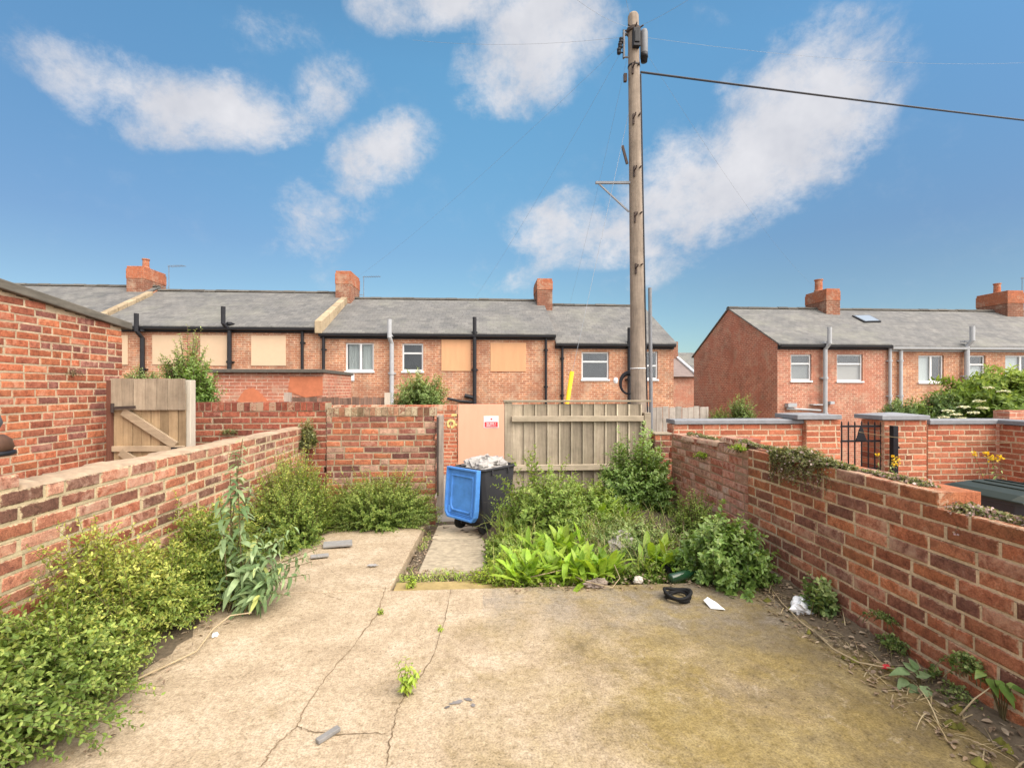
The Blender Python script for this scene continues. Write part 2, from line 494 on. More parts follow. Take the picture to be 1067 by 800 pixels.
M['brick_new'] = brick_mat('bright_orange_brick', [(0.46, 0.145, 0.078), (0.50, 0.17, 0.09), (0.42, 0.13, 0.072), (0.48, 0.185, 0.105)], 0.02, (0.5, 0.35, 0.27), 0.08, 0.0, 0.22, smear=(0.62, 0.46, 0.31), smear_amt=.35)
M['mortar_new'] = mortar_mat('cream_mortar', (0.66, 0.50, 0.34), 0.05)
M['house_brick'] = far_brick('terrace_brick', (0.57, 0.265, 0.145), (0.41, 0.165, 0.095), (0.68, 0.54, 0.39))
M['house_brick_red'] = far_brick('terrace_brick_red', (0.52, 0.215, 0.135), (0.39, 0.15, 0.10), (0.62, 0.46, 0.35), patch=(0.46, 0.18, 0.115))
M['chimney_new'] = far_brick('chimney_brick_orange', (0.46, 0.155, 0.075), (0.38, 0.125, 0.065), (0.36, 0.19, 0.13), patch=(0.42, 0.14, 0.07))
M['chimney_old'] = far_brick('chimney_brick_brown', (0.32, 0.13, 0.08), (0.21, 0.09, 0.06), (0.34, 0.24, 0.17), patch=(0.2, 0.09, 0.06))
M['stone'] = simple('buff_stone', (0.36, 0.28, 0.18), 0.95, 0.35, 9)
M['grey_coping'] = simple('grey_concrete_coping', (0.22, 0.225, 0.235), 0.85, 0.25, 14)
M['dark_coping'] = simple('dark_weathered_coping', (0.10, 0.09, 0.075), 0.95, 0.4, 12)
M['roof_board'] = simple('weathered_roof_edge', (0.17, 0.155, 0.125), 0.95, 0.45, 16, streak=(1, 0.25, 1))
M['black_plastic'] = simple('black_plastic', (0.018, 0.018, 0.021), 0.5, 0.3, 8)
M['grey_plastic'] = simple('grey_plastic_pipe', (0.42, 0.43, 0.44), 0.55, 0.15, 8)
M['white_plastic'] = simple('white_plastic', (0.74, 0.74, 0.73), 0.45, 0.08, 6)
M['cream_board'] = simple('cream_painted_board', (0.64, 0.465, 0.31), 0.85, 0.07, 3, bump=0.05)
M['orange_board'] = simple('raw_plywood', (0.66, 0.36, 0.19), 0.85, 0.09, 2.2, bump=0.05, streak=(4, 1, 0.7))
M['peach_board'] = simple('peach_plywood', (0.80, 0.405, 0.27), 0.85, 0.08, 2.5, bump=0.05, streak=(3, 1, 0.7))
M['curtain'] = simple('white_curtain', (0.72, 0.72, 0.70), 0.95, 0.15, 5, streak=(9, 9, 0.3))
M['dark_room'] = simple('dark_room', (0.03, 0.03, 0.033), 0.9, 0.3, 3)
M['grey_blind'] = simple('grey_blind', (0.36, 0.34, 0.33), 0.9, 0.12, 4)
M['pink_blind'] = simple('pale_pink_blind', (0.60, 0.52, 0.48), 0.9, 0.05, 4)
M['fence'] = wood_mat('weathered_fence_wood', (0.41, 0.34, 0.25), (0.22, 0.18, 0.13), 'z', moss=0.16)
M['fence_rail'] = wood_mat('weathered_fence_rail', (0.49, 0.41, 0.30), (0.29, 0.235, 0.17), 'x', moss=0.15)
M['fence_edge'] = wood_mat('bleached_board_edge', (0.62, 0.54, 0.40), (0.40, 0.34, 0.24), 'z')
M['pale_fence'] = wood_mat('silvered_fence_wood', (0.47, 0.42, 0.36), (0.29, 0.25, 0.21), 'z')
M['brown_fence'] = wood_mat('old_brown_fence_wood', (0.27, 0.17, 0.125), (0.12, 0.08, 0.06), 'z')
M['gate_wood'] = wood_mat('gate_wood', (0.40, 0.285, 0.165), (0.26, 0.18, 0.10), 'z')
M['gate_top'] = wood_mat('gate_wood_greyed', (0.40, 0.325, 0.235), (0.25, 0.195, 0.135), 'z')
M['gate_rail'] = wood_mat('gate_brace_wood', (0.47, 0.36, 0.24), (0.33, 0.25, 0.165), 'x')
M['gate_post'] = simple('red_brown_post', (0.17, 0.07, 0.045), 0.9, 0.3, 12, streak=(4, 4, 0.5))
M['cream_post'] = simple('cream_painted_post', (0.58, 0.52, 0.42), 0.9, 0.2, 12, streak=(4, 4, 0.5))
M['grey_post'] = wood_mat('grey_timber_post', (0.42, 0.35, 0.29), (0.20, 0.17, 0.145), 'z')
M['pole'] = wood_mat('pole_wood', (0.37, 0.30, 0.235), (0.16, 0.125, 0.097), 'z', 0.5)
M['rust'] = simple('dark_rusty_iron', (0.07, 0.05, 0.042), 0.8, 0.4, 20)
M['black_iron'] = simple('black_painted_iron', (0.012, 0.012, 0.015), 0.45, 0.3, 20)
M['galv'] = simple('galvanised_steel', (0.20, 0.205, 0.215), 0.6, 0.2, 15, metal=0.2)
M['cable'] = simple('black_cable', (0.03, 0.03, 0.035), 0.6, 0.2, 8)
M['wire'] = simple('grey_sheathed_wire', (0.30, 0.32, 0.35), 0.5, 0.1, 8)
M['yellow'] = simple('yellow_plastic_sleeve', (0.85, 0.50, 0.01), 0.5, 0.12, 6)
M['blue_lid'] = simple('blue_bin_plastic', (0.085, 0.27, 0.68), 0.5, 0.28, 9, bump=0.08)
M['bin_grey'] = simple('charcoal_bin_plastic', (0.045, 0.045, 0.050), 0.5, 0.2, 6, bump=0.06)
M['green_lid'] = simple('green_bin_plastic', (0.024, 0.030, 0.020), 0.5, 0.2, 6, bump=0.06)
M['rubber'] = simple('black_rubber', (0.014, 0.014, 0.014), 0.75, 0.3, 18)
M['rubbish'] = simple('pale_plastic_rubbish', (0.36, 0.34, 0.315), 0.6, 0.4, 14, bump=0.5)
M['white_bag'] = simple('white_plastic_bag', (0.86, 0.87, 0.88), 0.45, 0.06, 8)
M['paper'] = simple('white_paper', (0.84, 0.86, 0.85), 0.8, 0.06, 8)
M['red_sign'] = simple('red_sign_enamel', (0.62, 0.05, 0.06), 0.5, 0.1, 8)
M['paint_yellow'] = simple('faded_yellow_paint', (0.62, 0.52, 0.20), 0.9, 0.3, 30)
M['render_patch'] = simple('orange_render_patch', (0.47, 0.16, 0.08), 0.95, 0.25, 8)
M['bottle'] = simple('green_bottle_glass', (0.012, 0.045, 0.02), 0.12, 0.2, 8, spec=0.6)
M['slate_bit'] = simple('slate_fragment', (0.26, 0.25, 0.235), 0.85, 0.35, 14)
M['dark_patch'] = simple('tar_stain', (0.17, 0.155, 0.145), 0.9, 0.35, 20)
M['ornament'] = simple('brown_ornament', (0.12, 0.06, 0.035), 0.6, 0.5, 14)
M['ornament_grey'] = simple('grey_ornament', (0.12, 0.125, 0.135), 0.7, 0.4, 14)
M['cloth'] = simple('dirty_cloth', (0.36, 0.29, 0.24), 0.95, 0.3, 20)
M['rubble'] = simple('pale_rubble', (0.52, 0.48, 0.42), 0.95, 0.2, 12)
M['twig'] = simple('dry_stems', (0.42, 0.33, 0.20), 0.9, 0.3, 10)
M['stem'] = simple('green_brown_stems', (0.15, 0.12, 0.055), 0.85, 0.3, 10)
M['stem_red'] = simple('woody_stems', (0.13, 0.085, 0.055), 0.85, 0.3, 10)
M['crack'] = simple('crack_dirt', (0.17, 0.12, 0.07), 1.0, 0.4, 30)
M['moss'] = simple('moss', (0.16, 0.155, 0.03), 1.0, 0.45, 40, bump=0.8)

# leaf tones
M['privet'] = leaf_mat('privet_leaves', [(0.0, (0.07, 0.12, 0.022)), (0.35, (0.125, 0.185, 0.036)), (0.7, (0.215, 0.265, 0.055)), (1.0, (0.36, 0.37, 0.09))])
M['privet_green'] = leaf_mat('privet_leaves_green', [(0.0, (0.065, 0.11, 0.022)), (0.5, (0.14, 0.20, 0.04)), (1.0, (0.29, 0.33, 0.085))])
M['buddleia'] = leaf_mat('buddleia_leaves', [(0.0, (0.07, 0.115, 0.045)), (0.5, (0.125, 0.185, 0.08)), (0.95, (0.24, 0.31, 0.16)), (1.0, (0.33, 0.35, 0.10))], 0.3, 0.6, 0.25, back=(0.34, 0.41, 0.26))
M['dock'] = leaf_mat('dock_leaves', [(0.0, (0.13, 0.22, 0.024)), (0.5, (0.22, 0.34, 0.034)), (1.0, (0.35, 0.46, 0.065))], 0.4, 0.42, 0.4)
M['weed'] = leaf_mat('weed_leaves', [(0.0, (0.09, 0.15, 0.028)), (0.5, (0.18, 0.26, 0.05)), (1.0, (0.34, 0.40, 0.11))])
M['ivy'] = leaf_mat('bush_leaves', [(0.0, (0.075, 0.135, 0.03)), (0.5, (0.165, 0.26, 0.06)), (1.0, (0.34, 0.42, 0.15))], 0.3, 0.38, 0.5)
M['dark_shrub'] = leaf_mat('dark_shrub_leaves', [(0.0, (0.045, 0.085, 0.025)), (0.5, (0.105, 0.17, 0.05)), (1.0, (0.26, 0.32, 0.12))])
M['light_shrub'] = leaf_mat('light_shrub_leaves', [(0.0, (0.08, 0.13, 0.04)), (0.5, (0.17, 0.24, 0.075)), (1.0, (0.33, 0.38, 0.16))])
M['elder'] = leaf_mat('elder_leaves', [(0.0, (0.055, 0.095, 0.015)), (0.5, (0.135, 0.205, 0.03)), (1.0, (0.28, 0.34, 0.07))])
M['elder_flower'] = leaf_mat('elder_flowers', [(0.0, (0.60, 0.60, 0.38)), (1.0, (0.78, 0.77, 0.56))], 0.2)
M['creeper'] = leaf_mat('creeper_leaves', [(0.0, (0.08, 0.095, 0.035)), (0.5, (0.155, 0.17, 0.07)), (1.0, (0.26, 0.26, 0.125))])
M['creeper_flower'] = leaf_mat('creeper_flowers', [(0.0, (0.42, 0.27, 0.27)), (0.5, (0.50, 0.37, 0.34)), (1.0, (0.60, 0.50, 0.44))], 0.2)
M['yellow_flower'] = leaf_mat('yellow_flowers', [(0.0, (0.75, 0.45, 0.01)), (1.0, (0.85, 0.62, 0.03))], 0.2)
M['grass'] = leaf_mat('grass_blades', [(0.0, (0.12, 0.20, 0.03)), (0.5, (0.22, 0.31, 0.05)), (0.85, (0.36, 0.36, 0.12)), (1.0, (0.45, 0.37, 0.20))])
M['straw'] = leaf_mat('dry_grass', [(0.0, (0.30, 0.23, 0.12)), (1.0, (0.50, 0.41, 0.25))], 0.2)
M['sprig'] = leaf_mat('bright_weed_leaves', [(0.0, (0.16, 0.26, 0.035)), (0.5, (0.27, 0.36, 0.05)), (1.0, (0.42, 0.46, 0.09))])
M['dead_leaf'] = leaf_mat('dead_leaves', [(0.0, (0.10, 0.07, 0.045)), (0.6, (0.24, 0.17, 0.11)), (1.0, (0.40, 0.32, 0.22))], 0.1)


def concrete_mat():
    m, nt = new_mat('yard_concrete'); g = G(nt)
    co = g.coord()
    s = g.sep(co)
    n0 = g.noise(co, 0.8, 5, 0.6); n1 = g.noise(co, 3.2, 7, 0.72); n2 = g.noise(co, 34, 7, 0.80); n3 = g.noise(co, 110, 4, 0.75)
    n4 = g.noise(co, 1.7, 8, 0.72, dist=0.4)
    c = g.ramp(n1, [(0.30, (0.33, 0.25, 0.16)), (0.5, (0.45, 0.35, 0.235)), (0.7, (0.53, 0.43, 0.31))])
    # damp algae staining: spreads over the half of the yard on the right and beneath the planting
    ax = g.n('ShaderNodeMapRange'); g.link(s[0], ax.inputs[0])
    for i, v in ((1, -0.6), (2, 1.7), (3, -0.13), (4, 0.40)): ax.inputs[i].default_value = v
    st = g.math('ADD', n4, ax.outputs[0])
    stf = g.ramp(st, [(0.46, 0.0), (0.78, 1.0)])
    stain = g.ramp(g.noise(co, 2.6, 7, 0.75), [(0.34, (0.145, 0.105, 0.034)), (0.5, (0.25, 0.182, 0.058)), (0.68, (0.34, 0.265, 0.12))])
    c = g.mix(g.math('MULTIPLY', stf, 0.93), c, stain)
    # dark patches where it stays wet, pale worn patches
    dk = g.ramp(g.math('ADD', g.noise(co, 4.6, 8, 0.75), g.math('MULTIPLY', ax.outputs[0], 0.35)), [(0.56, 0.0), (0.72, 1.0)])
    c = g.mix(g.math('MULTIPLY', dk, 0.55), c, (0.15, 0.115, 0.07))
    pl = g.ramp(g.noise(co, 6.0, 8, 0.75, dist=0.8), [(0.58, 0.0), (0.70, 1.0)])
    gy = g.n('ShaderNodeMapRange', interpolation_type='SMOOTHSTEP'); g.link(g.math('ADD', s[1], g.math('MULTIPLY', ax.outputs[0], 1.0)), gy.inputs[0]); gy.inputs[1].default_value, gy.inputs[2].default_value = 2.55, 3.2
    gyf = g.math('MULTIPLY', g.math('MULTIPLY', gy.outputs[0], g.math('GREATER_THAN', s[0], 0.0)), g.ramp(g.noise(co, 5.0, 7, 0.72), [(0.42, 0.15), (0.58, 0.85)]))
    c = g.mix(g.math('MULTIPLY', gyf, 0.75), c, (0.25, 0.215, 0.175))
    c = g.mix(g.math('MULTIPLY', pl, 0.42), c, (0.58, 0.49, 0.37))
    c = g.mix(1.0, c, g.ramp(n2, [(0.37, (0.66, 0.63, 0.57)), (0.5, (0.96,) * 3), (0.63, (1.12,) * 3)]), 'MULTIPLY')
    c = g.mix(1.0, c, g.ramp(n3, [(0.39, (0.70,) * 3), (0.5, (1,) * 3), (0.61, (1.2,) * 3)]), 'MULTIPLY')
    # pits
    vo = g.n('ShaderNodeTexVoronoi'); vo.inputs['Scale'].default_value = 30; g.link(co, vo.inputs['Vector'])
    pit = g.math('MULTIPLY', g.math('LESS_THAN', vo.outputs['Distance'], 0.13), g.math('GREATER_THAN', g.noise(co, 2.2, 4, 0.7), 0.56))
    c = g.mix(g.math('MULTIPLY', pit, 0.75), c, (0.10, 0.075, 0.045))
    h = g.math('ADD', g.math('ADD', g.math('MULTIPLY', n2, 0.7), g.math('MULTIPLY', n1, 0.8)), g.math('MULTIPLY', n3, 0.3))
    h = g.math('SUBTRACT', h, g.math('MULTIPLY', pit, 0.6))
    g.out(c, 0.88, h, 0.45, 0.012, 0.3)
    return m


M['concrete'] = concrete_mat()
M['concrete_pale'] = simple('pale_path_concrete', (0.52, 0.43, 0.30), 0.93, 0.45, 16, bump=0.7)
M['concrete_edge'] = simple('lichened_concrete_edge', (0.42, 0.31, 0.13), 0.95, 0.35, 14, bump=0.5)
M['soil'] = simple('dark_soil', (0.115, 0.085, 0.055), 1.0, 0.5, 30, bump=1.0)
M['litter_soil'] = simple('littered_soil', (0.15, 0.115, 0.075), 1.0, 0.5, 40, bump=1.0)
M['tarmac'] = simple('worn_alley_surface', (0.26, 0.235, 0.20), 0.95, 0.25, 10, bump=0.4)
M['earth'] = simple('rough_ground', (0.16, 0.14, 0.09), 1.0, 0.35, 3, bump=0.5)


def slate_mat():
    m, nt = new_mat('roof_slates'); g = G(nt)
    co = g.coord(); s = g.sep(co)
    v = g.comb(s[0], g.math('MULTIPLY', s[1], 1.14), 0.0)
    bt = g.n('ShaderNodeTexBrick'); g.link(v, bt.inputs['Vector'])
    bt.inputs['Color1'].default_value = (0.180, 0.174, 0.165, 1); bt.inputs['Color2'].default_value = (0.130, 0.127, 0.122, 1); bt.inputs['Mortar'].default_value = (0.10, 0.095, 0.09, 1)
    bt.inputs['Scale'].default_value = 1.0; bt.inputs['Brick Width'].default_value = 0.26; bt.inputs['Row Height'].default_value = 0.21
    bt.inputs['Mortar Size'].default_value = 0.008; bt.inputs['Mortar Smooth'].default_value = 0.4
    c = g.mix(1.0, bt.outputs[0], g.ramp(g.noise(co, 1.3, 7, 0.72), [(0.28, (0.72, 0.74, 0.76)), (0.72, (1.28, 1.25, 1.18))]), 'MULTIPLY')
    c = g.mix(1.0, c, g.ramp(g.noise(co, 13, 5, 0.7), [(0.3, (0.8,) * 3), (0.7, (1.18,) * 3)]), 'MULTIPLY')
    c = g.mix(g.ramp(g.noise(co, 0.55, 6, 0.7), [(0.5, 0.0), (0.72, 0.5)]), c, (0.25, 0.245, 0.19))
    g.out(c, 0.75, bt.outputs['Fac'], -0.4, 0.02, 0.3)
    return m


M['slate'] = slate_mat()


def glass_mat():
    m, nt = new_mat('window_glass'); g = G(nt)
    t = g.n('ShaderNodeBsdfTransparent'); t.inputs[0].default_value = (0.85, 0.88, 0.88, 1)
    gl = g.n('ShaderNodeBsdfGlossy'); gl.inputs['Roughness'].default_value = 0.03; gl.inputs[0].default_value = (0.9, 0.9, 0.9, 1)
    mx = g.n('ShaderNodeMixShader'); mx.inputs[0].default_value = 0.07
    g.link(t.outputs[0], mx.inputs[1]); g.link(gl.outputs[0], mx.inputs[2])
    o = g.n('ShaderNodeOutputMaterial'); g.link(mx.outputs[0], o.inputs[0])
    return m


M['glass'] = glass_mat()


# ------------------------------------------------------------------ bricks laid one by one
def lay_bricks(mb, p0, u, n, L, z0, topf, course=0.075, bl=0.225, th=0.215, jit=0.002, seed=1, mi_b=0, mi_m=1,
               headers=0.12, joint=0.011, s0=0.0, rough=0.0):
    """courses of bricks along the line p0 + u*s (front face outward n), up to topf(s); the mortar sits a few mm back.
    the third number of each corner's rnd is 0 in the middle of a face and 1 at its arris, where mortar is smeared over it"""
    q = random.Random(seed)
    u = Vector((u[0], u[1], 0)).normalized(); n = Vector((n[0], n[1], 0)).normalized()
    p0 = Vector((p0[0], p0[1], 0))
    W = lambda s, d, z: p0 + u * s + n * d + Vector((0, 0, z))
    flip = u.cross(Vector((0, 0, 1))).dot(n) < 0
    rows = int((max(topf(L * k / 40) for k in range(41)) - z0) / course + 0.5)
    for i in range(rows):
        z = z0 + i * course
        s = s0 - bl * (0.5 if i % 2 else 0.0) - q.uniform(0, 0.06)
        runs = []
        while s < L:
            ln = bl * q.uniform(0.46, 0.54) if q.random() < headers else bl * q.uniform(0.95, 1.05)
            a, b = max(s, 0) + joint / 2 * q.uniform(.7, 1.3), min(s + ln, L) - joint / 2 * q.uniform(.7, 1.3)
            if s <= 0: a = 0.0
            if s + ln >= L: b = L
            s += ln
            if b - a < 0.03 or topf((a + b) / 2) < z + course * 0.6: continue
            if runs and a - runs[-1][1] < 0.05: runs[-1][1] = b
            else: runs.append([a, b])
            c, e = 0.006, min(0.024, (b - a) * .3)
            zl, zh = z + joint / 2 + q.uniform(-jit, jit), z + course - joint / 2 + q.uniform(-jit, jit)
            f = q.uniform(-jit, jit) * .6 + (q.uniform(-0.003, 0.004) if q.random() < rough else 0)
            tw = [q.uniform(-jit, jit) for _ in range(12)]
            vs = [W(a + e, f, zl + e), W(b - e, f, zl + e), W(b - e, f, zh - e), W(a + e, f, zh - e),
                  W(a + c + tw[0], f - .0008, zl + c + tw[6]), W(b - c + tw[1], f - .0008, zl + c + tw[7]), W(b - c + tw[2], f - .0008, zh - c + tw[3]), W(a + c + tw[4], f - .0008, zh - c + tw[5]),
                  W(a, f - c, zl), W(b, f - c, zl), W(b, f - c, zh), W(a, f - c, zh),
                  W(a, -th, zl), W(b, -th, zl), W(b, -th, zh), W(a, -th, zh)]
            fs = [(0, 1, 2, 3)]
            for k in range(4):
                k2 = (k + 1) % 4
                fs += [(4 + k, 4 + k2, k2, k), (8 + k, 8 + k2, 4 + k2, 4 + k), (12 + k, 12 + k2, 8 + k2, 8 + k)]
            fs.append((15, 14, 13, 12))
            if flip: fs = [t[::-1] for t in fs]
            r0, r1 = q.random(), q.random()
            mb.add(vs, fs, mi_b, (r0, r1, 0))
            mb.r[-16:] = [(r0, r1, 0.0)] * 4 + [(r0, r1, 0.62)] * 4 + [(r0, r1, 0.85)] * 4 + [(r0, r1, 0.0)] * 4
        for a, b in runs:
            zl, zh = (z - joint / 2 if i else z - .12), z + course - joint / 2 - .004
            mb.obox(W((a + b) / 2, -th / 2, (zl + zh) / 2), u * ((b - a) / 2 - .006), n * (th / 2 - 0.0055), Vector((0, 0, (zh - zl) / 2)), mi_m)


def lay_edge_course(mb, p0, u, n, L, z, h=0.105, th=0.22, pitch=0.074, seed=1, mi_b=0, mi_m=1):
    """bricks on edge along the top of a wall"""
    q = random.Random(seed)
    u = Vector((u[0], u[1], 0)).normalized(); n = Vector((n[0], n[1], 0)).normalized()
    p0 = Vector((p0[0], p0[1], 0))
    s = 0
    while s < L - 0.03:
        w = min(pitch * q.uniform(0.94, 1.06), L - s)
        d = q.uniform(-0.004, 0.006)
        c = p0 + u * (s + w / 2) + n * (-th / 2 + d) + Vector((0, 0, z + h / 2 + q.uniform(-0.004, 0.004)))
        mb.obox(c, u * (w / 2 - 0.005), n * th / 2, Vector((0, 0, h / 2)), mi_b, (q.random(), q.random(), q.random()))
        s += w
    mb.obox(p0 + u * L / 2 - n * th / 2 + Vector((0, 0, z + h / 2 - 0.007)), u * (L / 2 - 0.004), n * (th / 2 - 0.006), Vector((0, 0, h / 2)), mi_m)


# ------------------------------------------------------------------ leaves and stems in bulk
def nrm(a): return a / np.maximum(np.linalg.norm(a, axis=-1, keepdims=True), 1e-9)


def mesh_np(name, verts, faces, mats, parent=None, r=None, smooth=False, mi=None):
    """verts (n,3); faces (m,k) with one k"""
    me = bpy.data.meshes.new(name)
    n, (m, k) = len(verts), faces.shape
    me.vertices.add(n); me.vertices.foreach_set('co', verts.astype(np.float32).ravel())
    me.loops.add(m * k); me.loops.foreach_set('vertex_index', faces.astype(np.int32).ravel())
    me.polygons.add(m); me.polygons.foreach_set('loop_start', np.arange(0, m * k, k, dtype=np.int32))
    me.polygons.foreach_set('loop_total', np.full(m, k, dtype=np.int32))
    for mt in (mats if isinstance(mats, (list, tuple)) else [mats]): me.materials.append(mt)
    if mi is not None: me.polygons.foreach_set('material_index', mi.astype(np.int32))
    if smooth: me.polygons.foreach_set('use_smooth', np.ones(m, dtype=bool))
    a = me.attributes.new('rnd', 'FLOAT_VECTOR', 'POINT')
    if r is None: r = NP.random((n, 3))
    a.data.foreach_set('vector', r.astype(np.float32).ravel())
    me.update(calc_edges=True)
    me.validate()
    return finish(name, me, parent)


def small_leaves(pos, d, up, L, Wd, fold=0.18):
    """folded pointed leaves, 6 corners each: base, two shoulders, two cheeks, tip -> four triangles along the midrib"""
    d = nrm(d)
    side = nrm(np.cross(d, up))
    nv = np.cross(side, d)
    L = L[:, None]; Wd = Wd[:, None]
    v = np.stack([pos,
                  pos + d * L * 0.32 - side * Wd * 0.5 + nv * Wd * fold,
                  pos + d * L * 0.72 - side * Wd * 0.36 + nv * Wd * fold * 0.5,
                  pos + d * L - nv * L * 0.10,
                  pos + d * L * 0.72 + side * Wd * 0.36 + nv * Wd * fold * 0.5,
                  pos + d * L * 0.32 + side * Wd * 0.5 + nv * Wd * fold], axis=1)
    n = len(pos)
    b = np.arange(n)[:, None, None] * 6
    f = np.array([[0, 3, 2, 1], [0, 5, 4, 3]])[None] + b
    return v.reshape(-1, 3), f.reshape(-1, 4), 6


def blades(pos, d, up, L, Wd, arch=0.3, seg=5, wave=0.0, prof='leaf', fold=0.2, seed=1):
    """long leaves that arch over: a strip of seg steps, left edge / midrib / right edge"""
    q = np.random.default_rng(seed)
    n = len(pos)
    d = nrm(d); side = nrm(np.cross(d, up)); nv = np.cross(side, d)
    t = np.linspace(0, 1, seg + 1)
    if prof == 'leaf': w = np.sin(np.pi * np.clip(t * 0.93 + 0.05, 0, 1)) ** 0.8
    elif prof == 'dock': w = np.interp(t, [0, .12, .3, .55, .8, .93, 1], [.10, .14, .75, 1, .8, .4, .03])
    elif prof == 'broad': w = np.interp(t, [0, .06, .25, .5, .8, 1], [.05, .7, 1, .85, .4, .02])
    else: w = np.interp(t, [0, .3, 1], [1, .9, .05])
    A = arch * q.uniform(0.5, 1.5, (n, 1))
    ctr = pos[:, None] + d[:, None] * (L[:, None] * t)[..., None] - nv[:, None] * ((L[:, None] * A) * (t ** 2))[..., None]
    ctr[..., 2] -= (L[:, None] * A * 0.5) * (t ** 2.5)
    ww = (Wd[:, None] * 0.5 * w)[..., None]
    wv = (q.uniform(-1, 1, (n, seg + 1)) * wave * Wd[:, None])[..., None] * nv[:, None]
    wv2 = (q.uniform(-1, 1, (n, seg + 1)) * wave * Wd[:, None])[..., None] * nv[:, None]
    lf = ctr - side[:, None] * ww + nv[:, None] * ww * fold + wv
    rt = ctr + side[:, None] * ww + nv[:, None] * ww * fold + wv2
    v = np.stack([lf, ctr, rt], axis=2).reshape(n, -1, 3)
    fs = []
    for k in range(seg):
        a = k * 3
        fs += [[a, a + 1, a + 4, a + 3], [a + 1, a + 2, a + 5, a + 4]]
    k = (seg + 1) * 3
    f = np.array(fs)[None] + (np.arange(n) * k)[:, None, None]
    return v.reshape(-1, 3), f.reshape(-1, 4), k


def per_leaf_rnd(n, k, bias=None, spread=1.0, q=NP):
    r = q.random((n, 3))
    if bias is not None: r[:, 0] = np.clip(bias + (r[:, 0] - 0.5) * spread, 0, 0.999)
    return np.repeat(r, k, axis=0)


def shoots(base, tip, K, seed, t0=0.25, lift=0.35, opposite=True, out=0.9, fwd=0.55, droop=0.0, jitter=0.25):
    """curved shoots base->tip with K leaf nodes each: leaf positions, directions, up-vectors, place along the shoot"""
    q = np.random.default_rng(seed)
    n = len(base)
    ln = np.linalg.norm(tip - base, axis=1, keepdims=True)
    ctrl = base * 0.45 + tip * 0.55
    ctrl[:, 2:] += ln * lift * q.uniform(0.4, 1.2, (n, 1))
    ctrl[:, :2] -= (tip - base)[:, :2] * 0.25
    t = np.linspace(t0, 1.0, K)[None, :] + q.uniform(-0.5, 0.5, (n, K)) * (1 - t0) / K
    t = np.clip(t, 0, 1)[..., None]
    b, c, e = base[:, None], ctrl[:, None], tip[:, None]
    pos = b * (1 - t) ** 2 + 2 * c * t * (1 - t) + e * t ** 2
    tan = nrm(2 * (c - b) * (1 - t) + 2 * (e - c) * t)
    ref = np.zeros_like(tan); ref[..., 0] = 1.0
    ref[np.abs(tan[..., 0]) > 0.9] = (0, 1, 0)
    A = nrm(np.cross(tan, ref)); B = np.cross(tan, A)
    k = np.arange(K)
    ph = ((k // 2) * math.pi / 2 + (k % 2) * math.pi) if opposite else k * 2.39996
    ph = ph[None] + q.uniform(0, 6.28, (n, 1)) + q.uniform(-0.3, 0.3, (n, K))
    rad = A * np.cos(ph)[..., None] + B * np.sin(ph)[..., None]
    d = rad * out + tan * fwd + q.normal(0, jitter, (n, K, 3))
    d[..., 2] -= droop
    up = tan + np.array([0, 0, 0.7]) + q.normal(0, 0.25, (n, K, 3))
    return pos.reshape(-1, 3), d.reshape(-1, 3), up.reshape(-1, 3), np.broadcast_to(t, (n, K, 1)).reshape(-1), (base, ctrl, tip)


def stem_mesh(name, curve, mat, parent, r0=0.004, r1=0.0015, seg=5, seed=0):
    base, ctrl, tip = curve
    n = len(base)
    t = np.linspace(0, 1, seg + 1)[None, :, None]
    p = base[:, None] * (1 - t) ** 2 + 2 * ctrl[:, None] * t * (1 - t) + tip[:, None] * t ** 2
    rr = (r0 + (r1 - r0) * t)
    ang = np.array([0, 2.094, 4.189])
    ring = np.stack([np.cos(ang), np.sin(ang), 0 * ang], axis=1)
    tan = nrm(tip - base)
    flat = np.abs(tan[:, 2]) < 0.5
    rings = np.broadcast_to(ring, (n, 3, 3)).copy()
    rings[flat] = rings[flat][:, :, [2, 0, 1]]
    v = p[:, :, None, :] + rr[..., None] * rings[:, None]
    fs = []
    for k in range(seg):
        for j in range(3):
            a, b = k * 3 + j, k * 3 + (j + 1) % 3
            fs.append([a, b, b + 3, a + 3])
    k = (seg + 1) * 3
    f = np.array(fs)[None] + (np.arange(n) * k)[:, None, None]
    return mesh_np(name, v.reshape(-1, 3), f.reshape(-1, 4), mat, parent, np.repeat(np.random.default_rng(seed).random((n, 3)), k, axis=0))


def bush(name, label, cat, base, tip, K, L, Wd, leafmat, stemmat, seed, group=None, big=False, t0=0.25, droop=0.0, out=0.9, fwd=0.55,
         lift=0.35, opposite=True, bias=None, spread=1.0, stem_r=0.004, arch=0.3, wave=0.05, prof='leaf', tipshrink=0.5, keep_stems=1.0, fold=0.18):
    """a plant: foliage and stems, each one mesh, under an Empty at its foot"""
    q = np.random.default_rng(seed + 77)
    root = base.mean(axis=0)
    e = wthing(name, label, cat, (float(root[0]), float(root[1]), float(base[:, 2].min())), group)
    pos, d, up, t, cv = shoots(base, tip, K, seed, t0, lift, opposite, out, fwd, droop)
    n = len(pos)
    sz = (1 - tipshrink * np.clip((t - 0.6) / 0.4, 0, 1)) * q.uniform(0.65, 1.2, n)
    if big: v, f, k = blades(pos, d, up, L * sz, Wd * sz, arch, 4, wave, prof, seed=seed)
    else: v, f, k = small_leaves(pos, d, up, L * sz, Wd * sz, fold)
    bs = None if bias is None else bias(pos, t)
    mesh_np('foliage', v, f, leafmat, e, per_leaf_rnd(n, k, bs, spread, q))
    if keep_stems > 0:
        sel = q.random(len(base)) < keep_stems
        stem_mesh('stem', tuple(a[sel] for a in cv), stemmat, e, stem_r, stem_r * 0.35, seed=seed)
    return e


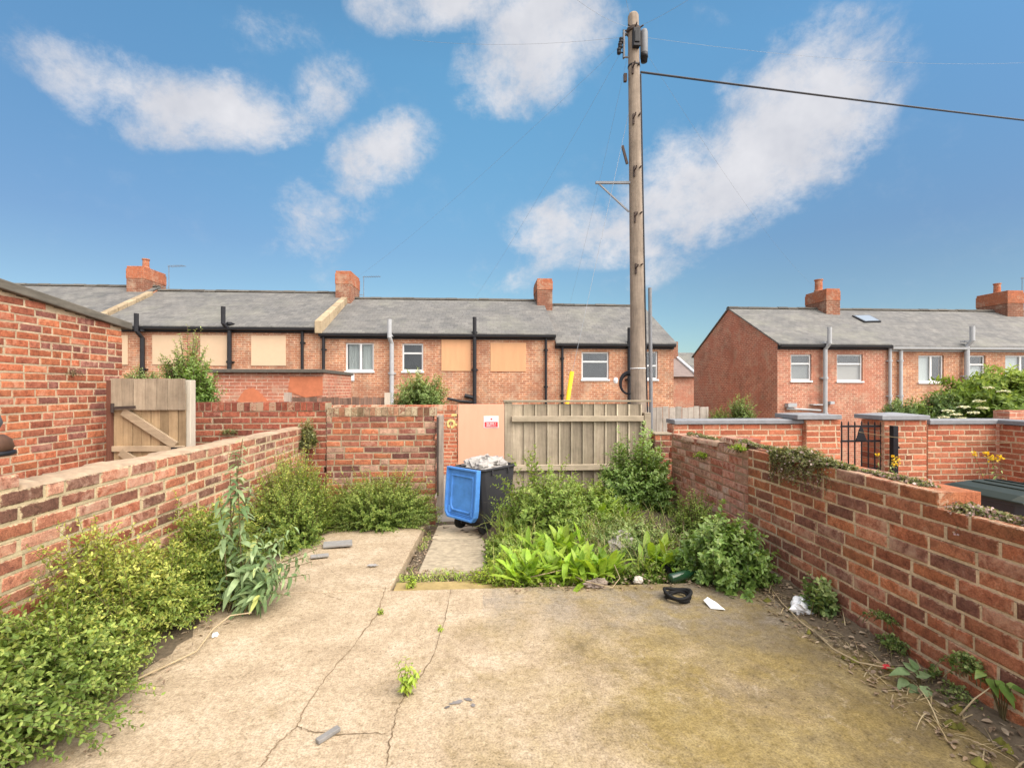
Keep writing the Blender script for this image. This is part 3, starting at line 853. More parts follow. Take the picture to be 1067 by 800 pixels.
def dome(n, c, rx, ry, rz, seed, inner=0.55, lump=0.25, zmin=-0.1):
    """tips of a lumpy crown: points in the outer part of a squashed dome"""
    q = np.random.default_rng(seed)
    d = nrm(q.normal(0, 1, (n * 2, 3)))
    d = d[d[:, 2] > zmin][:n]
    ph = np.arctan2(d[:, 1], d[:, 0])
    k = q.uniform(0, 6.28, 4)
    lp = 1 + lump * (0.5 * np.sin(3 * ph + k[0]) * np.cos(2.5 * d[:, 2] + k[1]) + 0.4 * np.sin(5 * ph + 4 * d[:, 2] + k[2]) + 0.3 * np.sin(9 * ph + k[3] + 5 * d[:, 2]))
    r = (inner + (1 - inner) * q.random(len(d)) ** 0.5) * lp
    return np.array(c) + d * r[:, None] * np.array([rx, ry, rz])

# ================================================================== THE SETTING
WL, WR = -2.15, 2.19          # inner faces of the yard's two side walls
YB = 5.85                     # rear boundary
YA = 9.4                      # far side of the alley
YF, YR, YK = 16.5, 19.9, 23.3 # houses: rear wall, ridge, street wall

# ground: one sheet; drops away behind the alley to the level of the houses
mb = MB()
xs = [-900, -120, -40, -20, -10, -5, 0, 5, 10, 20, 40, 120, 900]
prof = [(-400, -0.32), (-20, -0.32), (4, -0.32), (9.3, -0.32), (9.9, -0.5), (13, -1.35), (16, -1.5), (40, -1.6), (150, -2.5), (1200, -6)]
vs = [(x, y, z) for (y, z) in prof for x in xs]
nx_ = len(xs)
mb.add(vs, [(j * nx_ + i, j * nx_ + i + 1, (j + 1) * nx_ + i + 1, (j + 1) * nx_ + i) for j in range(len(prof) - 1) for i in range(nx_ - 1)])
struct(mb.obj('ground', M['earth']))
mb = MB()
mb.add([(-60, 5.7, -0.275), (60, 5.7, -0.275), (60, 9.3, -0.288), (-60, 9.3, -0.288)], [(0, 1, 2, 3)])
struct(mb.obj('alley_road', M['tarmac']))


def bed_sheet(name, x0, x1, y0, y1, zf, nx, ny, mat):
    vs = []
    for j in range(ny + 1):
        for i in range(nx + 1):
            x, y = x0 + (x1 - x0) * i / nx, y0 + (y1 - y0) * j / ny
            vs.append((x, y, zf(x, y)))
    m_ = MB()
    m_.add(vs, [(j * (nx + 1) + i, j * (nx + 1) + i + 1, (j + 1) * (nx + 1) + i + 1, (j + 1) * (nx + 1) + i) for j in range(ny) for i in range(nx)])
    return m_.obj(name, mat, smooth=True)


# concrete yard and the strip that runs on to the back wall
XE, YE = -0.655, 3.32
mb = MB()
def slab(x0, x1, y0, y1, z0, z1, th=0.25):
    mb.add([(x0, y0, z0 - th), (x1, y0, z0 - th), (x1, y1, z1 - th), (x0, y1, z1 - th), (x0, y0, z0), (x1, y0, z0), (x1, y1, z1), (x0, y1, z1)],
           [(0, 3, 2, 1), (4, 5, 6, 7), (0, 1, 5, 4), (1, 2, 6, 5), (2, 3, 7, 6), (3, 0, 4, 7)])
slab(WL - .1, WR + .1, -3.5, YE, 0, 0)
slab(WL - .1, XE, YE + .004, 5.78, -0.001, -0.155)
yard = struct(mb.obj('concrete_yard', M['concrete'], bevel=0.012))
mb = MB()
slab(XE + .012, 0.25, YE + .004, YE + .22, -.028, -.034)
struct(mb.obj('concrete_ledge', M['concrete_edge'], bevel=0.012))
mb = MB()
slab(-0.53, 0.03, 3.80, 5.02, -.078, -.185)
slab(-0.55, 0.06, 5.035, 5.80, -.195, -.262)
struct(mb.obj('concrete_path', M['concrete_pale'], bevel=0.014))
_q = random.Random(4)
def bedz(x, y):
    t = max(0, min(1, (y - 3.5) / 1.9))
    if x < .12: return -.098 - .168 * (y - 3.8) / 2 + .10 * max(0, (x + .02) / .14) * t + _q.uniform(-.010, .010) if y > 3.74 else -.085 + _q.uniform(-.01, .01)
    return -0.075 + 0.16 * t * max(0, min(1, (x + 0.0) / 0.5)) + 0.03 * math.sin(7 * x + 3 * y) * t + _q.uniform(-.012, .012)
struct(bed_sheet('soil_bed', XE + .02, WR + .02, YE + .2, 6.1, bedz, 50, 44, M['litter_soil']))
# earth caught along the feet of the side walls
def strip(name, side):
    n = 60
    m_ = MB(); vs = []; q = random.Random(8 if side < 0 else 9)
    for i in range(n + 1):
        y = 0.6 + (5.2 if side < 0 else 2.9) * i / n
        if side < 0: w = 0.43 + 0.05 * math.sin(3 * y) + q.uniform(-.03, .03)
        else: w = 0.13 + 0.13 * max(0, (y - 1.8)) / 1.7 + 0.03 * math.sin(5 * y) + q.uniform(-.02, .02)
        x = WL if side < 0 else WR
        s = -1 if side > 0 else 1
        zz = 0 if y < YE else -0.155 * (y - YE) / 2.46
        if side > 0: zz = 0
        vs += [(x, y, zz + .035 + q.uniform(-.008, .008)), (x + s * w * .6, y, zz + .02 + q.uniform(-.006, .006)), (x + s * w, y, zz + .003)]
    m_.add(vs, [(i * 3 + k, i * 3 + k + 1, i * 3 + k + 4, i * 3 + k + 3) for i in range(n) for k in range(2)])
    return struct(m_.obj(name, M['litter_soil'], smooth=True))
strip('soil_strip', -1); strip('soil_strip', 1)
# neighbours' yards
for nm, x0, x1 in (('neighbour_yard', -9, WL - .3), ('neighbour_yard', WR + .3, 12)):
    mb = MB(); mb.box((x0, -3.5, -.3), (x1, 5.75, -.02)); struct(mb.obj(nm, M['tarmac']))

# cracks in the concrete, ragged and of uneven width
def ribbon(pts, w, zoff, q, sub=9, rag=0.0065):
    P3 = [P(a, b, z=0.0) for a, b in pts]
    line = []
    for i in range(len(P3) - 1):
        for k in range(sub):
            t = k / sub
            line.append(P3[i].lerp(P3[i + 1], t) + Vector((q.uniform(-rag, rag), q.uniform(-rag, rag), 0)) * (1 if k else .3))
    line.append(P3[-1])
    vs = []
    for i, p in enumerate(line):
        t = (line[min(i + 1, len(line) - 1)] - line[max(i - 1, 0)]).normalized()
        s = Vector((t.y, -t.x, 0)) * w * q.uniform(.25, 1.25) / 2
        vs += [(p.x - s.x, p.y - s.y, zoff), (p.x + s.x, p.y + s.y, zoff)]
    return vs, [(2 * i, 2 * i + 1, 2 * i + 3, 2 * i + 2) for i in range(len(line) - 1)]
q = random.Random(21)
for k_, (pts, w) in enumerate([([(402, 612), (393, 640), (372, 668), (340, 705), (318, 738), (309, 757), (288, 775), (272, 799)], .0062),
                ([(309, 757), (325, 762), (352, 766), (402, 764)], .0055),
                ([(421, 727), (414, 742), (408, 765), (402, 799)], .0058),
                ([(470, 614), (462, 650), (448, 690), (424, 726)], .004),
                ([(312, 617), (335, 618), (356, 625)], .004),
                ([(245, 560), (330, 582), (352, 600)], .003)]):
    vs, fs = ribbon(pts, w, .0035, q)
    mb = MB(); mb.add(vs, fs); struct(mb.obj('crack', M['crack'], yard, loc=(0, 0, 0)))
# dark scabs of old tar and slate let into the surface
def blot(px, py, rx, ry, zoff, q, n=18, rot=0.0):
    c = P(px, py, z=0)
    vs = [(c.x, c.y, zoff)]
    for k in range(n):
        a = 2 * math.pi * k / n
        r = q.uniform(.55, 1.1)
        x, y = math.cos(a) * rx * r, math.sin(a) * ry * r
        vs.append((c.x + x * math.cos(rot) - y * math.sin(rot), c.y + x * math.sin(rot) + y * math.cos(rot), zoff))
    return vs, [(0, 1 + k, 1 + (k + 1) % n) for k in range(n)]
mb = MB()
for (px, py, rx, ry, ro) in ((476, 732, .035, .014, .3), (488, 729, .028, .010, -.3), (466, 737, .018, .008, .6), (493, 735, .012, .012, 0)):
    mb.add(*blot(px, py, rx, ry, .004, q, 18, ro))
struct(mb.obj('tar_stain', M['dark_patch'], yard, loc=(0, 0, 0)))

# moss in the corner by the wall
mb = MB()
for _ in range(26):
    y = q.uniform(1.5, 3.2); x = WR - q.uniform(.03, .34)
    vs = []; n = 10; rr = q.uniform(.010, .028)
    vs.append((x, y, .03 + rr * .12))
    for k in range(n):
        a = 6.283 * k / n; r_ = rr * q.uniform(.6, 1.2); vs.append((x + math.cos(a) * r_, y + math.sin(a) * r_, .004))
    mb.add(vs, [(0, 1 + k, 1 + (k + 1) % n) for k in range(n)])
o = mb.obj('moss', M['moss'], smooth=True); o['kind'] = 'stuff'

# ------------------------------------------------------------------ HOUSES
def X(px, py=350, y=None): return P(px, py, y=YF if y is None else y).x
def Zf(px, py, y=None): return P(px, py, y=YF if y is None else y).z


def window(house, pxr, kind, y=None):
    """a framed window let into the wall; pxr = (left, top, right, bottom) as seen"""
    y = YF if y is None else y
    a, b = P(pxr[0], pxr[1], y=y), P(pxr[2], pxr[3], y=y)
    x0, x1, z0, z1 = a.x, b.x, b.z, a.z
    yo = y + .055
    f = MB(); w = .055
    for (p, q_) in (((x0, z0), (x1, z0 + w)), ((x0, z1 - w), (x1, z1)), ((x0, z0 + w), (x0 + w, z1 - w)), ((x1 - w, z0 + w), (x1, z1 - w))):
        f.box((p[0], yo, p[1]), (q_[0], yo + .06, q_[1]))
    inner = []
    if kind.startswith('pair'):
        xm = x0 + (x1 - x0) * .53
        f.box((xm - .04, yo - .004, z0 + w), (xm + .04, yo + .05, z1 - w))
        inner = [(x0 + w, z0 + w, xm - .04, z1 - w), (xm + .04, z0 + w, x1 - w, z1 - w)]
    elif kind.startswith('top'):
        zm = z1 - (z1 - z0) * (.36 if 'low' not in kind else .52)
        f.box((x0 + w, yo - .004, zm - .03), (x1 - w, yo + .05, zm + .03))
        inner = [(x0 + w, z0 + w, x1 - w, zm - .03), (x0 + w, zm + .03, x1 - w, z1 - w)]
    else:
        inner = [(x0 + w, z0 + w, x1 - w, z1 - w)]
    f.box((x0 - .03, y - .045, z0 - .065), (x1 + .03, y + .10, z0 - .003))       # sill
    fo = f.obj('window', M['white_plastic'], house, bevel=.006)
    g_ = MB()
    for r_ in inner: g_.box((r_[0], yo + .025, r_[1]), (r_[2], yo + .032, r_[3]))
    g_.obj('pane', M['glass'], fo)
    c = MB()
    if 'curtain' in kind:
        n = 46
        for r_ in inner:
            vs = []
            for i in range(n + 1):
                x = r_[0] + (r_[2] - r_[0]) * i / n
                d = .02 * math.sin(i * 1.15 + r_[0]) + .012 * math.sin(i * .41)
                vs += [(x, yo + .11 + d, r_[1] - .02), (x, yo + .11 + d, r_[3] + .02)]
            c.add(vs, [(2 * i, 2 * i + 2, 2 * i + 3, 2 * i + 1) for i in range(n)])
        c.obj('curtain', M['curtain'], fo)
    elif 'blind' in kind:
        r_ = inner[0]
        top = r_[3] if 'half' not in kind else r_[3]
        c.box((r_[0] - .02, yo + .08, r_[1] - .02), (r_[2] + .02, yo + .09, top + .02))
        c.obj('blind', M['pink_blind'] if 'pink' in kind else M['grey_blind'] if 'grey' in kind else M['curtain'], fo)
    d = MB(); d.box((x0 + .01, yo + .16, z0 + .01), (x1 - .01, yo + .17, z1 - .01)); d.obj('dark_interior', M['dark_room'], fo)
    return fo


def board(house, pxr, mat, y=None):
    y = YF if y is None else y
    a, b = P(pxr[0], pxr[1], y=y), P(pxr[2], pxr[3], y=y)
    m_ = MB(); m_.box((a.x, y - .022, b.z), (b.x, y - .003, a.z))
    for sx in (.06, .5, .94):
        for sz in (.05, .95):
            x, z = a.x + (b.x - a.x) * sx, b.z + (a.z - b.z) * sz
            m_.box((x - .012, y - .026, z - .012), (x + .012, y - .021, z + .012))
    return m_.obj('window_board', mat, house, bevel=.003)


def pipe(house, px, pyt, pyb, mat, r=.05, off=.09, kink=None, y=None, foot=True):
    """soil or rain pipe on the wall with collars and, at kink, a swan-neck"""
    y = YF if y is None else y
    x = P(px, (pyt + pyb) / 2, y=y).x
    zt, zb = P(px, pyt, y=y).z, P(px, pyb, y=y).z - (1.2 if foot else 0)
    m_ = MB()
    if kink:
        pxk, pyk = kink
        x2 = P(pxk, pyk, y=y).x; zk = P(pxk, pyk, y=y).z
        m_.tube([(x2, y - .28, zt), (x2, y - .28, zk + .16), (x, y - off, zk - .05), (x, y - off, zb)], r, 10)
    else:
        m_.tube([(x, y - off, zt), (x, y - off, zb)], r, 10)
    z = zt - .5
    while z > zb + .2:
        m_.tube([(x, y - off, z), (x, y - off, z - .08)], r * 1.28, 10)
        m_.box((x - r * 1.7, y - off + .01, z - .06), (x + r * 1.7, y - .002, z - .02))
        z -= 1.3
    return m_.obj('drainpipe', mat, house, smooth=False)


def house(label, pxl, pxr, eave_py, ridge_py, holes=(), mat=None, gable_l=False, gable_r=False, gutter_px=None, mid=None, zbase=-1.75, ext=0.0, gutter='black_plastic'):
    mat = mat or M['house_brick']
    m_ = mid or (pxl + pxr) / 2
    x0, x1 = X(pxl) + .004, X(pxr) - .004
    ze, zr = Zf(m_, eave_py), Zf(m_, ridge_py, YR)
    e = wthing('terraced_house', label, 'house', ((x0 + x1) / 2, YF, zbase))
    hs = []
    for (a, b, c, d) in holes:
        p, q_ = P(a, b, y=YF), P(c, d, y=YF)
        hs.append((p.x, q_.z, q_.x, p.z))
    w = MB()
    xs_ = sorted({x0, x1, *[h[0] for h in hs], *[h[2] for h in hs]})
    zs_ = sorted({zbase, ze, *[h[1] for h in hs], *[h[3] for h in hs]})
    for i in range(len(xs_) - 1):
        for j in range(len(zs_) - 1):
            cx, cz = (xs_[i] + xs_[i + 1]) / 2, (zs_[j] + zs_[j + 1]) / 2
            if any(h[0] < cx < h[2] and h[1] < cz < h[3] for h in hs): continue
            w.add([(xs_[i], YF, zs_[j]), (xs_[i + 1], YF, zs_[j]), (xs_[i + 1], YF, zs_[j + 1]), (xs_[i], YF, zs_[j + 1])], [(0, 1, 2, 3)])
    for (a, b, c, d) in hs:
        w.add([(a, YF, b), (c, YF, b), (c, YF, d), (a, YF, d), (a, YF + .24, b), (c, YF + .24, b), (c, YF + .24, d), (a, YF + .24, d)],
              [(0, 4, 5, 1), (1, 5, 6, 2), (2, 6, 7, 3), (3, 7, 4, 0)])
    for x, s in ((x0, -1), (x1, 1)):
        poly = [(x, YF, zbase), (x, YK, zbase), (x, YK, ze), (x, YR, zr - .02), (x, YF, ze)]
        w.add(poly, [(0, 1, 2, 3, 4) if s > 0 else (4, 3, 2, 1, 0)])
    w.add([(x0, YK, zbase), (x1, YK, zbase), (x1, YK, ze), (x0, YK, ze)], [(3, 2, 1, 0)])
    w.obj('wall', mat, e)
    # roof: two slopes with thickness, overhanging the rear wall a little
    rf = MB()
    sl = (zr - ze) / (YR - YF)
    ov = .17
    gl, gr = (.05 if gable_l else 0), (.05 if gable_r else 0)
    prof_ = [(YF - ov, ze - ov * sl + .07), (YR, zr + .07), (YK + ov, ze - ov * sl + .07), (YK + ov, ze - ov * sl + .012), (YR, zr + .012), (YF - ov, ze - ov * sl + .012)]
    rf.prism([(x0 - gl, y, z) for y, z in prof_], (x1 - x0 + gl + gr, 0, 0))
    ro = rf.obj('roof', M['slate'], e)
    rt = MB()
    x = x0 - gl
    while x < x1 + gr - .05:
        L_ = min(.45, x1 + gr - x)
        dz = rnd.uniform(-.008, .012)
        rt.prism([(x + .004, YR - .15, zr + .03 + dz), (x + .004, YR - .06, zr + .115 + dz), (x + .004, YR + .06, zr + .115 + dz), (x + .004, YR + .15, zr + .03 + dz)], (L_ - .008, 0, 0))
        x += L_
    rt.obj('ridge_tile', M['dark_coping'], ro)
    gt = MB()
    gx0, gx1 = (X(gutter_px[0]), X(gutter_px[1])) if gutter_px else (x0, x1)
    gz = ze - ov * sl - .03
    gt.prism([(gx0, YF - ov - .06, gz + .06), (gx0, YF - ov - .05, gz - .02), (gx0, YF - ov + .02, gz - .045), (gx0, YF - ov + .06, gz + .0), (gx0, YF - ov + .06, gz + .06)], (gx1 - gx0, 0, 0))
    gt.box((gx0, YF - .06, gz - .10), (gx1, YF - .004, gz + .05))
    gt.obj('gutter', M[gutter], e)
    return e, ze, zr, x0, x1


def chimney(e, pl, pr, pt, pb, split, pots=(), y0=19.25, depth=1.35, aerial=None, tmat='chimney_new', bmat='chimney_old'):
    """stack across the ridge: brown lower courses, newer orange top, an oversailing course and the pots it still has"""
    x0, x1 = P(pl, pt, y=y0).x, P(pr, pt, y=y0).x
    zt, zs, zb = P((pl + pr) / 2, pt, y=y0).z, P((pl + pr) / 2, split, y=y0).z, P((pl + pr) / 2, pb, y=y0).z - .6
    y1 = y0 + depth
    m_ = MB()
    m_.box((x0 + .012, y0 + .012, zb), (x1 - .012, y1 - .012, zs), 1)
    m_.box((x0, y0, zs), (x1, y1, zt - .10), 0)
    m_.box((x0 + .02, y0 + .02, zt - .10), (x1 - .02, y1 - .02, zt), 0)
    c = m_.obj('chimney', [M[tmat], M[bmat]], e, bevel=.012)
    for (ppx, ppt, yy, rr) in pots:
        px_ = P(ppx, ppt, y=yy)
        p_ = MB()
        p_.lathe([(rr * 1.1, zt - .02), (rr * 1.1, zt + .06), (rr * .92, zt + .09), (rr * .86, px_.z - .06), (rr * 1.05, px_.z - .04), (rr * 1.05, px_.z), (rr * .7, px_.z)], (px_.x, yy, 0), n=14)
        p_.obj('chimney_pot', M['chimney_new'], c, smooth=False)
    if aerial:
        ax, at, ab = aerial
        a = P(ax, at, y=y1 - .2)
        zb2 = P(ax, ab, y=y1 - .2).z
        p_ = MB()
        p_.tube([(a.x, y1 - .2, zb2 - .4), (a.x, y1 - .2, a.z)], .012, 6)
        p_.tube([(a.x - .05, y1 - .2, a.z - .03), (a.x + .75, y1 - .35, a.z - .03)], .009, 6)
        for k in range(7): p_.tube([(a.x + .08 + k * .1, y1 - .42 - .02 * k, a.z - .03), (a.x + .08 + k * .1, y1 - .06 - .02 * k, a.z - .03)], .006, 5)
        p_.tube([(a.x + .02, y1 - .2, zb2 - .3), (x1 - .1, y1 - .3, zb2 - .3)], .012, 5)
        p_.obj('aerial', M['galv'], c)
    return c


def party_coping(e, x, ze, zr, ze2, zr2, w=.24, up=.17):
    """stone coping that stands up through the slates on a party wall"""
    m_ = MB()
    y0, y1 = YF - .25, YR - .55
    n = 7
    for k in range(n):
        t0, t1 = k / n, (k + 1) / n - .012
        ya, yb = y0 + (y1 - y0) * t0, y0 + (y1 - y0) * t1
        za, zb = ze + (zr - ze) * (ya - YF) / (YR - YF), ze + (zr - ze) * (yb - YF) / (YR - YF)
        m_.prism([(x - w / 2, ya, za - .25), (x - w / 2, yb, zb - .25), (x - w / 2, yb, zb + up), (x - w / 2, ya, za + up)], (w, 0, 0))
    return m_.obj('roof_coping', M['stone'], e, bevel=.012)


# --- the row across the alley, from the left
ES = {}
eA0, ze, zr, _, xr = house('brick house at the left end of the row, mostly hidden by the orange brick shed', -330, 93, 336.5, 299, mid=60)
chimney(eA0, -60, -41, 270, 300, 286)
eA, zeA, zrA, xa0, xa1 = house('brick house with four cream boarded windows and two tall black soil pipes', 93, 334, 339.5, 305,
             mat=M['house_brick'])
party_coping(eA, xa0 + .03, zeA + .05, zrA + .05, 0, 0)
chimney(eA, 131, 149.5, 277, 306, 290, pots=[(152, 270, 19.8, .13)], aerial=(176, 277, 292))
for r_ in ((100, 349, 133.5, 380), (159, 349, 190.5, 380), (209, 349, 237.5, 381), (262, 349.5, 298, 381)): board(eA, r_, M['cream_board'])
pipe(eA, 151, 328, 386, M['black_plastic'], .07, .12, kink=(148.5, 351))
pipe(eA, 241, 321, 386, M['black_plastic'], .07, .12, kink=(237.3, 343))
pipe(eA, 316, 341, 388, M['black_plastic'], .05)
WB = [(360, 357, 389.5, 386.5), (419, 357.5, 441, 386.5)]
eB, zeB, zrB, xb0, xb1 = house('brick house with a curtained double window, two orange boarded windows and a grey soil pipe', 334, 578.5, 347, 313.5, WB)
party_coping(eB, xb0 + .0, zeB + .30, zrB + .12, 0, 0)
chimney(eB, 349, 366, 282, 313, 296, aerial=(379, 288, 300))
window(eB, WB[0], 'pair curtain'); window(eB, WB[1], 'top grey')
board(eB, (460, 348.5, 490.5, 386.5), M['orange_board']); board(eB, (511, 357, 548, 387), M['orange_board'])
pipe(eB, 409, 334, 424, M['grey_plastic'], .075, .14, kink=(407.5, 357))
pipe(eB, 494.6, 331, 424, M['black_plastic'], .07, .14)
pipe(eB, 568.5, 349, 424, M['black_plastic'], .045)
pipe(eB, 338, 348, 420, M['black_plastic'], .05)
mb = MB(); mb.tube([tuple(P(466, 415, y=YF - .1)), tuple(P(480, 418, y=YF - .1)), tuple(P(493, 419, y=YF - .1))], .045, 8)
mb.tube([tuple(P(484, 412, y=YF - .12)), tuple(P(493, 414, y=YF - .12))], .07, 8); mb.obj('waste_pipe', M['black_plastic'], eB)
mb = MB(); a = P(364.5, 389.5, y=YF); b = P(369.5, 397, y=YF); mb.box((a.x, YF - .07, b.z), (b.x, YF - .003, a.z)); mb.obj('vent', M['white_plastic'], eB, bevel=.02)
WC = [(606, 366.5, 634.5, 395), (673, 366, 685.5, 395)]
eC, zeC, zrC, xc0, xc1 = house('brick end house with bare white windows, behind the telegraph pole', 578.5, 702, 357, 320, WC, gable_r=True)
chimney(eC, 559.5, 576, 290, 323, 302)
window(eC, WC[0], 'top dark'); window(eC, WC[1], 'top low dark')
pipe(eC, 585.5, 358, 424, M['black_plastic'], .045)
pipe(eC, 654.5, 342, 424, M['black_plastic'], .07, .14)
# --- right of the gap
WD = [(824, 369, 845.5, 396.5), (872, 369, 899, 397)]
eD, zeD, zrD, xd0, xd1 = house('brick house whose tall plain gable faces the gap, with a rooflight', 810, 925.5, 358, 323.5, WD, mat=M['house_brick_red'], gable_l=True)
chimney(eD, 861, 876, 300.5, 326, 313, pots=[(853, 291.5, 20.0, .17)])
window(eD, WD[0], 'top dark grey blind'); window(eD, WD[1], 'top pink blind half')
pipe(eD, 857, 342, 432, M['grey_plastic'], .075, .14, kink=(858.5, 363))
pipe(eD, 925.3, 361, 430, M['grey_plastic'], .055)
sl = (zrD - zeD) / (YR - YF)
mb = MB()
a, b, c, d = [None] * 4
def onroof(px, py, up=.10):
    r_ = ray(px, py); k0 = zeD + up - sl * YF
    t = (k0 - CAMZ) / (r_.z - sl * r_.y)
    return Vector((0, 0, CAMZ)) + r_ * t
cs = [onroof(888, 328.5), onroof(906, 328), onroof(918.5, 334.5), onroof(901, 335)]
nn = (cs[1] - cs[0]).cross(cs[3] - cs[0]).normalized()
if nn.z > 0: nn = -nn
mb.prism([tuple(c_) for c_ in cs], tuple(nn * .07))
sk = mb.obj('rooflight', M['black_plastic'], eD)
cc = sum(cs, Vector()) / 4
mb = MB(); mb.prism([tuple(cc + (c_ - cc) * .86 - nn * .012) for c_ in cs], tuple(nn * .01)); mb.obj('pane', simple('rooflight_glass', (0.30, 0.33, 0.36), 0.08, .05, 4, .6, bump=0), sk)
mb = MB()
for (pa, pb) in (((820, 420), (829, 424)), ((846, 421), (856, 422)), ((864, 418), (868, 421))):
    a, b = P(*pa, y=YF - .12), P(*pb, y=YF - .12); mb.box((a.x, YF - .2, b.z), (b.x, YF - .004, a.z))
mb.tube([tuple(P(820, 425.5, y=YF - .1)), tuple(P(855, 427.5, y=YF - .1))], .04, 8); mb.obj('waste_pipe', M['grey_plastic'], eD)
WE = [(957, 370, 983.5, 398), (1007, 370, 1027, 397), (1047.5, 370, 1080, 397)]
eE, zeE, zrE, xe0, xe1 = house('brick house with pale blinds at its windows, behind the flowering elder', 925.5, 1560, 360.5, 325.3, WE, mat=M['house_brick'], mid=1000, gutter='grey_plastic')
chimney(eE, 1050, 1067.5, 302.5, 332, 316, pots=[(1039, 295.5, 20.1, .14)], aerial=(1065, 289, 300))
window(eE, WE[0], 'pair blind'); window(eE, WE[1], 'top blind'); window(eE, WE[2], 'pair blind')
pipe(eE, 936.5, 361, 430, M['grey_plastic'], .06)
pipe(eE, 1003.5, 341, 420, M['grey_plastic'], .08, .14, kink=(1005, 360))
# --- far house seen through the gap
mb = MB()
yf = 34.0
a, b = P(690, 392, y=yf), P(723.5, 392, y=yf)
e = wthing('terraced_house', 'distant brick house with a brown slate slope, glimpsed in the gap between the rows', 'house', ((a.x + b.x) / 2, yf, -2))
z1, z2 = P(710, 391, y=yf).z, P(710, 371, y=yf + 4).z
mb.box((a.x - 3, yf, -3), (b.x, yf + 8, z1)); mb.obj('wall', M['house_brick_red'], e)
mb = MB(); mb.prism([(a.x - 3, yf - .25, z1 - .1), (a.x - 3, yf + 4, z2), (a.x - 3, yf + 8.2, z1 - .1)], (b.x - a.x + 3.1, 0, 0)); ro = mb.obj('roof', simple('brown_slates', (.22, .17, .15), .8, .3, 3), e)
mb = MB(); c = P(717, 371, y=yf + 4); mb.bar((b.x + .16, yf - .3, z1 - .02), (b.x + .16, yf + 4, z2 + .1), .18, .12); mb.obj('verge', M['white_plastic'], e)
mb = MB(); p = P(704, 356, y=yf + 3.4); p2 = P(706.5, 356, y=yf + 3.4); mb.box((p2.x - 1.0, yf + 3.4, z2 - 1.2), (p2.x, yf + 4.5, p.z)); mb.lathe([(.12, p.z), (.10, p.z + .3)], (p2.x - .3, yf + 3.9, 0), n=10); mb.obj('chimney', M['chimney_old'], ro)
mb = MB(); yf2 = 42.0
a2, b2 = P(716, 372, y=yf2), P(740, 372, y=yf2)
e = wthing('terraced_house', 'distant house with a smooth grey roof, behind the brown slated one in the gap', 'house', ((a2.x + b2.x) / 2, yf2, -2))
zz1, zz2 = P(720, 392, y=yf2).z, P(720, 367.5, y=yf2 + 4).z
mb.box((a2.x - 1, yf2, -3), (b2.x + 8, yf2 + 8, zz1)); mb.obj('wall', M['house_brick_red'], e)
mb = MB(); mb.prism([(a2.x - 1, yf2 - .3, zz1 - .1), (a2.x - 1, yf2 + 4, zz2), (a2.x - 1, yf2 + 8.3, zz1 - .1)], (b2.x - a2.x + 9, 0, 0)); mb.obj('roof', M['slate'], e)

# ------------------------------------------------------------------ across the alley
def wall_between(name, label, cat, pa, pb, y, ztop, zbot, brick, mortar, seed, edge=True, th=.22, y2=None, headers=.12, edge_mat='brick_edge', jit=.002, top_py=None, rough=.05):
    """brick garden wall from x=pa to x=pb at depth y, capped with a course of bricks on edge"""
    e = wthing(name, label, cat, ((pa + pb) / 2, y, zbot))
    m_ = MB()
    L = pb - pa
    h = .105 if edge else 0
    rows = round((ztop - h - zbot) / .0755)
    zb = ztop - h - rows * .0755
    lay_bricks(m_, (pa, y), (1, 0), (0, -1), L, zb, lambda s: ztop - h + .01, course=.0755, th=th, seed=seed, headers=headers, jit=jit, rough=rough)
    m_.obj('brickwork', [M[brick], M[mortar]], e)
    if edge:
        m_ = MB(); lay_edge_course(m_, (pa, y - .004), (1, 0), (0, -1), L, ztop - h + .004, h - .004, th + .006, seed=seed)
        m_.obj('edge_course', [M[edge_mat], M[mortar]], e)
    return e

xo0, xo1 = P(395, 422, y=YA).x, P(476.5, 422, y=YA).x
eo = wall_between('brick_wall', 'low orange brick wall across the alley with faded yellow paint marks, beside the peach board', 'wall', xo0 - 3, xo1, YA,
                  P(450, 422, y=YA).z, -.36, 'brick_new', 'mortar_new', 31, True, edge_mat='brick_new')
mb = MB()
def pmark(pts): 
    mb.prism([tuple(P(a, b, y=YA - .008)) for a, b in pts], (0, .012, 0))
for k in range(16):                       # a ring and dashes of sprayed paint
    a, a2 = 2 * math.pi * k / 16, 2 * math.pi * (k + 1) / 16
    if k in (4,): continue
    pmark([(470 + 4.6 * math.cos(a), 441.3 + 5 * math.sin(a)), (470 + 4.6 * math.cos(a2), 441.3 + 5 * math.sin(a2)),
           (470 + 2.3 * math.cos(a2), 441.3 + 2.3 * math.sin(a2)), (470 + 2.3 * math.cos(a), 441.3 + 2.3 * math.sin(a))])
pmark([(471, 431), (476, 431), (476, 433.4), (470, 433.6)]); pmark([(474, 441), (476.2, 441), (476.2, 444), (474, 443)])
mb.obj('paint_mark', M['paint_yellow'], eo)
